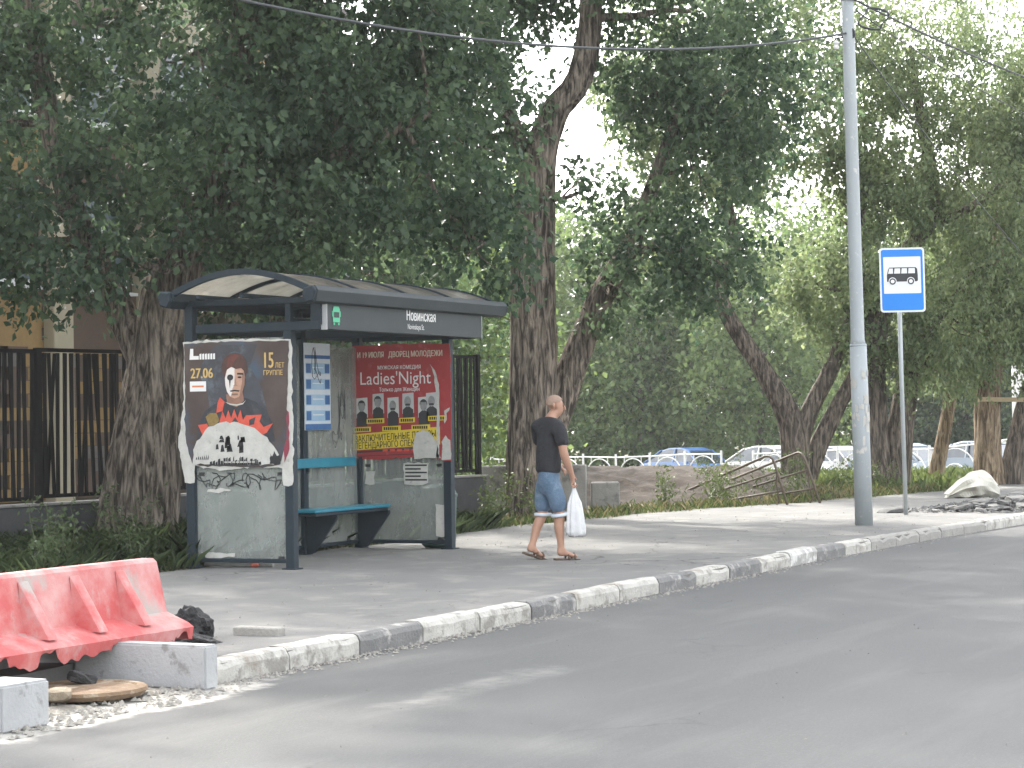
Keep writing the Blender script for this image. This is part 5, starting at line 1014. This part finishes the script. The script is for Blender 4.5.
# T-shirt
V = []; Ed = []; Rd = []
a0 = nv(tq(-.01, 0, .95), (.166, .145)); a1 = nv(tq(-.005, 0, 1.06), (.166, .145), a0); a2 = nv(tq(.0, 0, 1.22), (.166, .142), a1); a3 = nv(tq(.0, 0, 1.40), (.168, .138), a2); a4 = nv(tq(-.0, 0, 1.53), (.145, .105), a3); nv(tq(.03, 0, 1.605), (.082, .08), a4)
for s_ in 'RL':
    b0 = nv(Vector(sho[s_])+UZ*.0, .094, a4); nv(Vector(sho[s_]).lerp(Vector(elb[s_]), .45), .084, b0); nv(Vector(sho[s_]).lerp(Vector(elb[s_]), .80), .080, len(V)-1)
skin('t_shirt', V, Ed, Rd, M_tee, man, 2, 0)
V = []; Ed = []; Rd = []
a0 = nv(tq(.0, 0, 1.05), (.155, .138)); a1 = nv(tq(.0, 0, .95), (.168, .15), a0); a1 = nv(tq(.0, 0, .87), (.172, .155), a1)
for s_ in 'RL':
    h_ = nv(Vector(hip[s_])-UZ*.14, .122, a1); h2 = nv(Vector(hip[s_]).lerp(Vector(knee[s_]), .62), .108, h_); nv(Vector(hip[s_]).lerp(Vector(knee[s_]), 1.0), .1, h2)
skin('shorts', V, Ed, Rd, M_jean, man, 2, 0)
for s_ in 'RL':
    kk, hh_ = Vector(knee[s_]), Vector(hip[s_]); ax_ = (kk-hh_).normalized(); c_ = hh_.lerp(kk, .975); MB().tube([c_+ax_*.0, c_+ax_*.006, c_+ax_*.03, c_+ax_*.036], [.094, .103, .101, .094], 18).build('shorts_cuff', M_cuff, man, smooth=True)
    h_, b_, t_ = Vector(heel[s_]), Vector(ball[s_]), Vector(toe[s_]); lat = ml
    out_ = [(-.04, .03), (.03, .036), (.12, .04), (.20, .048), (.265, .038), (.285, .012)]
    dirv = (t_-h_); Lf = dirv.length; dirn = dirv.normalized(); upn = dirn.cross(lat).normalized(); upn = upn if upn.z > 0 else -upn
    outline = [(a, b) for a, b in out_]+[(a, -b) for a, b in out_[::-1]]
    so2 = h_-upn*.052+(UZ*.0); MB().prism(outline, so2, dirn, lat, upn, .024).build('sandal_sole', M_sole, man, bevel=.004)
    for f_ in (.12, .20): 
        c_ = h_+dirn*f_; MB().tube([c_+lat*.046-upn*.04, c_+lat*.04+upn*.002, c_+upn*.03, c_-lat*.04+upn*.002, c_-lat*.046-upn*.04], .012, 8).build('sandal_strap', M_sole, man, smooth=True)
# carrier bag
bagm = pm('bag_white', (.66, .66, .65), (.58, .58, .585), 9, .45, .8, 12)
hb = Vector(wri['R'])+Vector((0, 0, -.13))+tf*.03; mb = MB(); prof = [(.012, 0), (.022, -.05), (.05, -.12), (.078, -.2), (.092, -.28), (.10, -.36), (.108, -.44), (.112, -.51), (.105, -.55), (.075, -.57)]; n = 40
for k, (r_, dz) in enumerate(prof):
    for j in range(n):
        a = 2*math.pi*j/n; f_ = 1+.16*math.sin(j*1.26+.25*k)*(1-k/14)+.22*hnoise(j*.45, k*.5, 3)+.1*hnoise(j*.9, k*1.4, 8); mb.v.append(tuple(hb+mf*(r_*1.05*math.cos(a)*f_+.03*k/9)+ml*(r_*.6*math.sin(a)*f_)+UZ*(dz+.012*math.sin(j*1.9+k*2))))
for k in range(len(prof)-1): mb.f += [(k*n+j, k*n+(j+1) % n, (k+1)*n+(j+1) % n, (k+1)*n+j) for j in range(n)]
mb.f += [tuple(range(n)), tuple((len(prof)-1)*n+j for j in range(n-1, -1, -1))]
bgt = thing('carrier_bag', hb-UZ*.57, 'white plastic carrier bag hanging from the walking man\'s right hand', 'bag'); mb.build('bag_body', bagm, bgt, smooth=True)
MB().tube([hb-UZ*.03+mf*.012, hb+UZ*.03+mf*.02, hb+UZ*.055, hb+UZ*.03-mf*.018, hb-UZ*.03-mf*.01], [.010, .009, .009, .009, .010], 8).build('handle', bagm, bgt, smooth=True)

# ================================================================ GRASS AND WEEDS
def blades(name, n, gen, hmin, hmax, mt, label, cat='grass', wd=.02, lean=.45):
    P_ = np.array([gen() for _ in range(n)]); k = len(P_); h_ = rng.uniform(hmin, hmax, k)*P_[:, 3]; a = rng.uniform(0, 2*math.pi, k); s = np.stack([np.cos(a), np.sin(a), 0*a], 1)*(wd*rng.uniform(.5, 1.3, k))[:, None]
    ln = np.stack([rng.normal(0, lean, k), rng.normal(0, lean, k), np.ones(k)], 1)*h_[:, None]; b = P_[:, :3]; md = b+ln*np.array([.35, .35, .6]); tp = b+ln
    Vv = np.stack([b-s*.4, md+s, tp, md-s], 1).reshape(-1, 3); o = leafobj(name, Vv, np.clip(rng.normal(.45, .2, k), 0, 1), mt, None); return stuff(o, label, cat)
L_grass = leafmat('grass_green', (.035, .06, .018), (.13, .17, .055), .3); L_weed = leafmat('weed_green', (.026, .045, .022), (.10, .135, .055), .35); L_dry = leafmat('grass_dry', (.13, .115, .055), (.26, .23, .12), .3)
def g_left():
    x = rng.uniform(15, 30); y = rng.uniform(float(edge(x))-.05, 18.2 if x < 26 else 17.4); c = .55+.45*math.sin(x*1.7+y*2.1)*math.sin(x*.6-y); return x, y, float(gz(x, y)), .4+.6*max(0, c)
blades('roadside_weeds', 24000, g_left, .08, .45, L_weed, 'tall unmown weeds between pavement and fence behind the barrier', 'weeds', .010, .7)
def g_right():
    x = rng.uniform(28, 64); e_ = float(edge(x)); y = e_-.08+abs(rng.normal(0, 1))*1.0; c = .6+.4*math.sin(x*2.3)*math.sin(x*.7+y*3); z = float(max(gz(x, y), bank(np.float64(x), np.float64(y)) if 36.5 < x < 50 and y < 23 else -9)); return x, y, z, .5+.5*c
blades('verge_grass', 11000, g_right, .03, .19, L_grass, 'green grass fringe along the inner edge of the pavement', 'grass', .014)
def g_far():
    x = rng.uniform(44, 75); y = rng.uniform(float(edge(x))+.3, 30); return x, y, float(gz(x, y)), 1
blades('rough_grass', 14000, g_far, .10, .34, L_grass, 'rough grass on the slope before the side street', 'grass', .04)
def g_dry():
    x = rng.uniform(30, 47); y = float(edge(x))+rng.normal(.35, .35); return x, y, float(max(gz(x, y), bank(np.float64(x), np.float64(y)) if 36.5 < x < 50 else -9)), 1
blades('dry_grass', 900, g_dry, .05, .22, L_dry, 'straw-coloured dry grass at the pavement edge by the handrails', 'grass', .012)
def weed(x, y, h_, n, label, mt=L_weed, leaf=.07):
    z = float(max(gz(x, y), bank(np.float64(x), np.float64(y)) if 36.5 < x < 50 and 11.8 < y < 23 else -9)); r = thing('weed_plant', (x, y, z), label, 'weed', 'weeds along the verge'); mb = MB(); S = []; D = []; Ln = []
    for k in range(n):
        tip = Vector((x+rng.normal(0, h_*.28), y+rng.normal(0, h_*.28), z+h_*rng.uniform(.7, 1.1))); p_ = branch_pts((x, y, z-.02), tip, .06, 5); mb.tube(p_, [.006, .005, .005, .004, .002], 4)
        for q in p_[1:]:
            for _ in range(3): S.append(list(q)); d_ = rng.normal(0, 1, 3); d_[2] = abs(d_[2])*.3; D.append(d_/np.linalg.norm(d_)); Ln.append(h_*.16)
    stuff(mb.build('stems', M_stem, r)); Vv, tn = leaves((np.array(S), np.array(D), np.array(Ln), np.full(len(S), .5)), 4, leaf, .5, .2); leafobj('foliage', Vv, tn, mt, r)
M_stem = pm('stem', (.10, .12, .05), rough=.8)
for i, (x, y, h_, n) in enumerate(((18.2, 14.6, .55, 6), (19.4, 14.4, .5, 6), (20.3, 14.9, .7, 7), (20.9, 14.3, .45, 5), (22.0, 15.2, .8, 7), (23.2, 14.6, .5, 6))): weed(x, y, h_, n, ('leafy weed clump in the rank verge at the far left', 'bushy weed behind the barrier top', 'tall branching weed below the poplar trunk', 'low weed at the shelter\'s left post', 'tallest weed right of the poplar trunk', 'weed behind the left shelter panel')[i])
for i, (x, y, h_, n) in enumerate(((31.6, 15.0, .9, 5), (30.6, 14.7, .5, 6), (32.4, 14.8, .45, 6), (36.9, 14.45, .6, 6), (38.3, 14.0, .8, 7), (39.7, 14.2, .8, 6), (41.2, 13.4, .7, 6), (43.6, 13.2, .6, 6), (45.0, 12.8, .6, 6))): weed(x, y, h_, n, ('tall yellowing weed in front of the dark plinth end', 'green weed right of the waste bin', 'weed at the foot of the forked poplar', 'weed in front of the lower concrete block', 'thin weed left of the handrails', 'weed standing between the bent handrails', 'weed under the farther handrail', 'weed right of the handrails', 'bushy weed before the crooked tree')[i], L_grass)

# ================================================================ HAZE
hzb = MB().box((60, 60, 9.3), (1000, 1000, 23.4)).build('haze', None)
hm = bpy.data.materials.new('haze_air'); hm.use_nodes = True; hn = hm.node_tree; hn.nodes.clear()
ho = hn.nodes.new('ShaderNodeOutputMaterial'); hv = hn.nodes.new('ShaderNodeVolumePrincipled'); hv.inputs['Color'].default_value = (.93, .95, .97, 1); hv.inputs['Density'].default_value = .00038; hv.inputs['Anisotropy'].default_value = .3
hn.links.new(hv.outputs[0], ho.inputs['Volume']); hzb.data.materials.append(hm); stuff(hzb, 'thin pale summer haze over the whole street', 'haze')
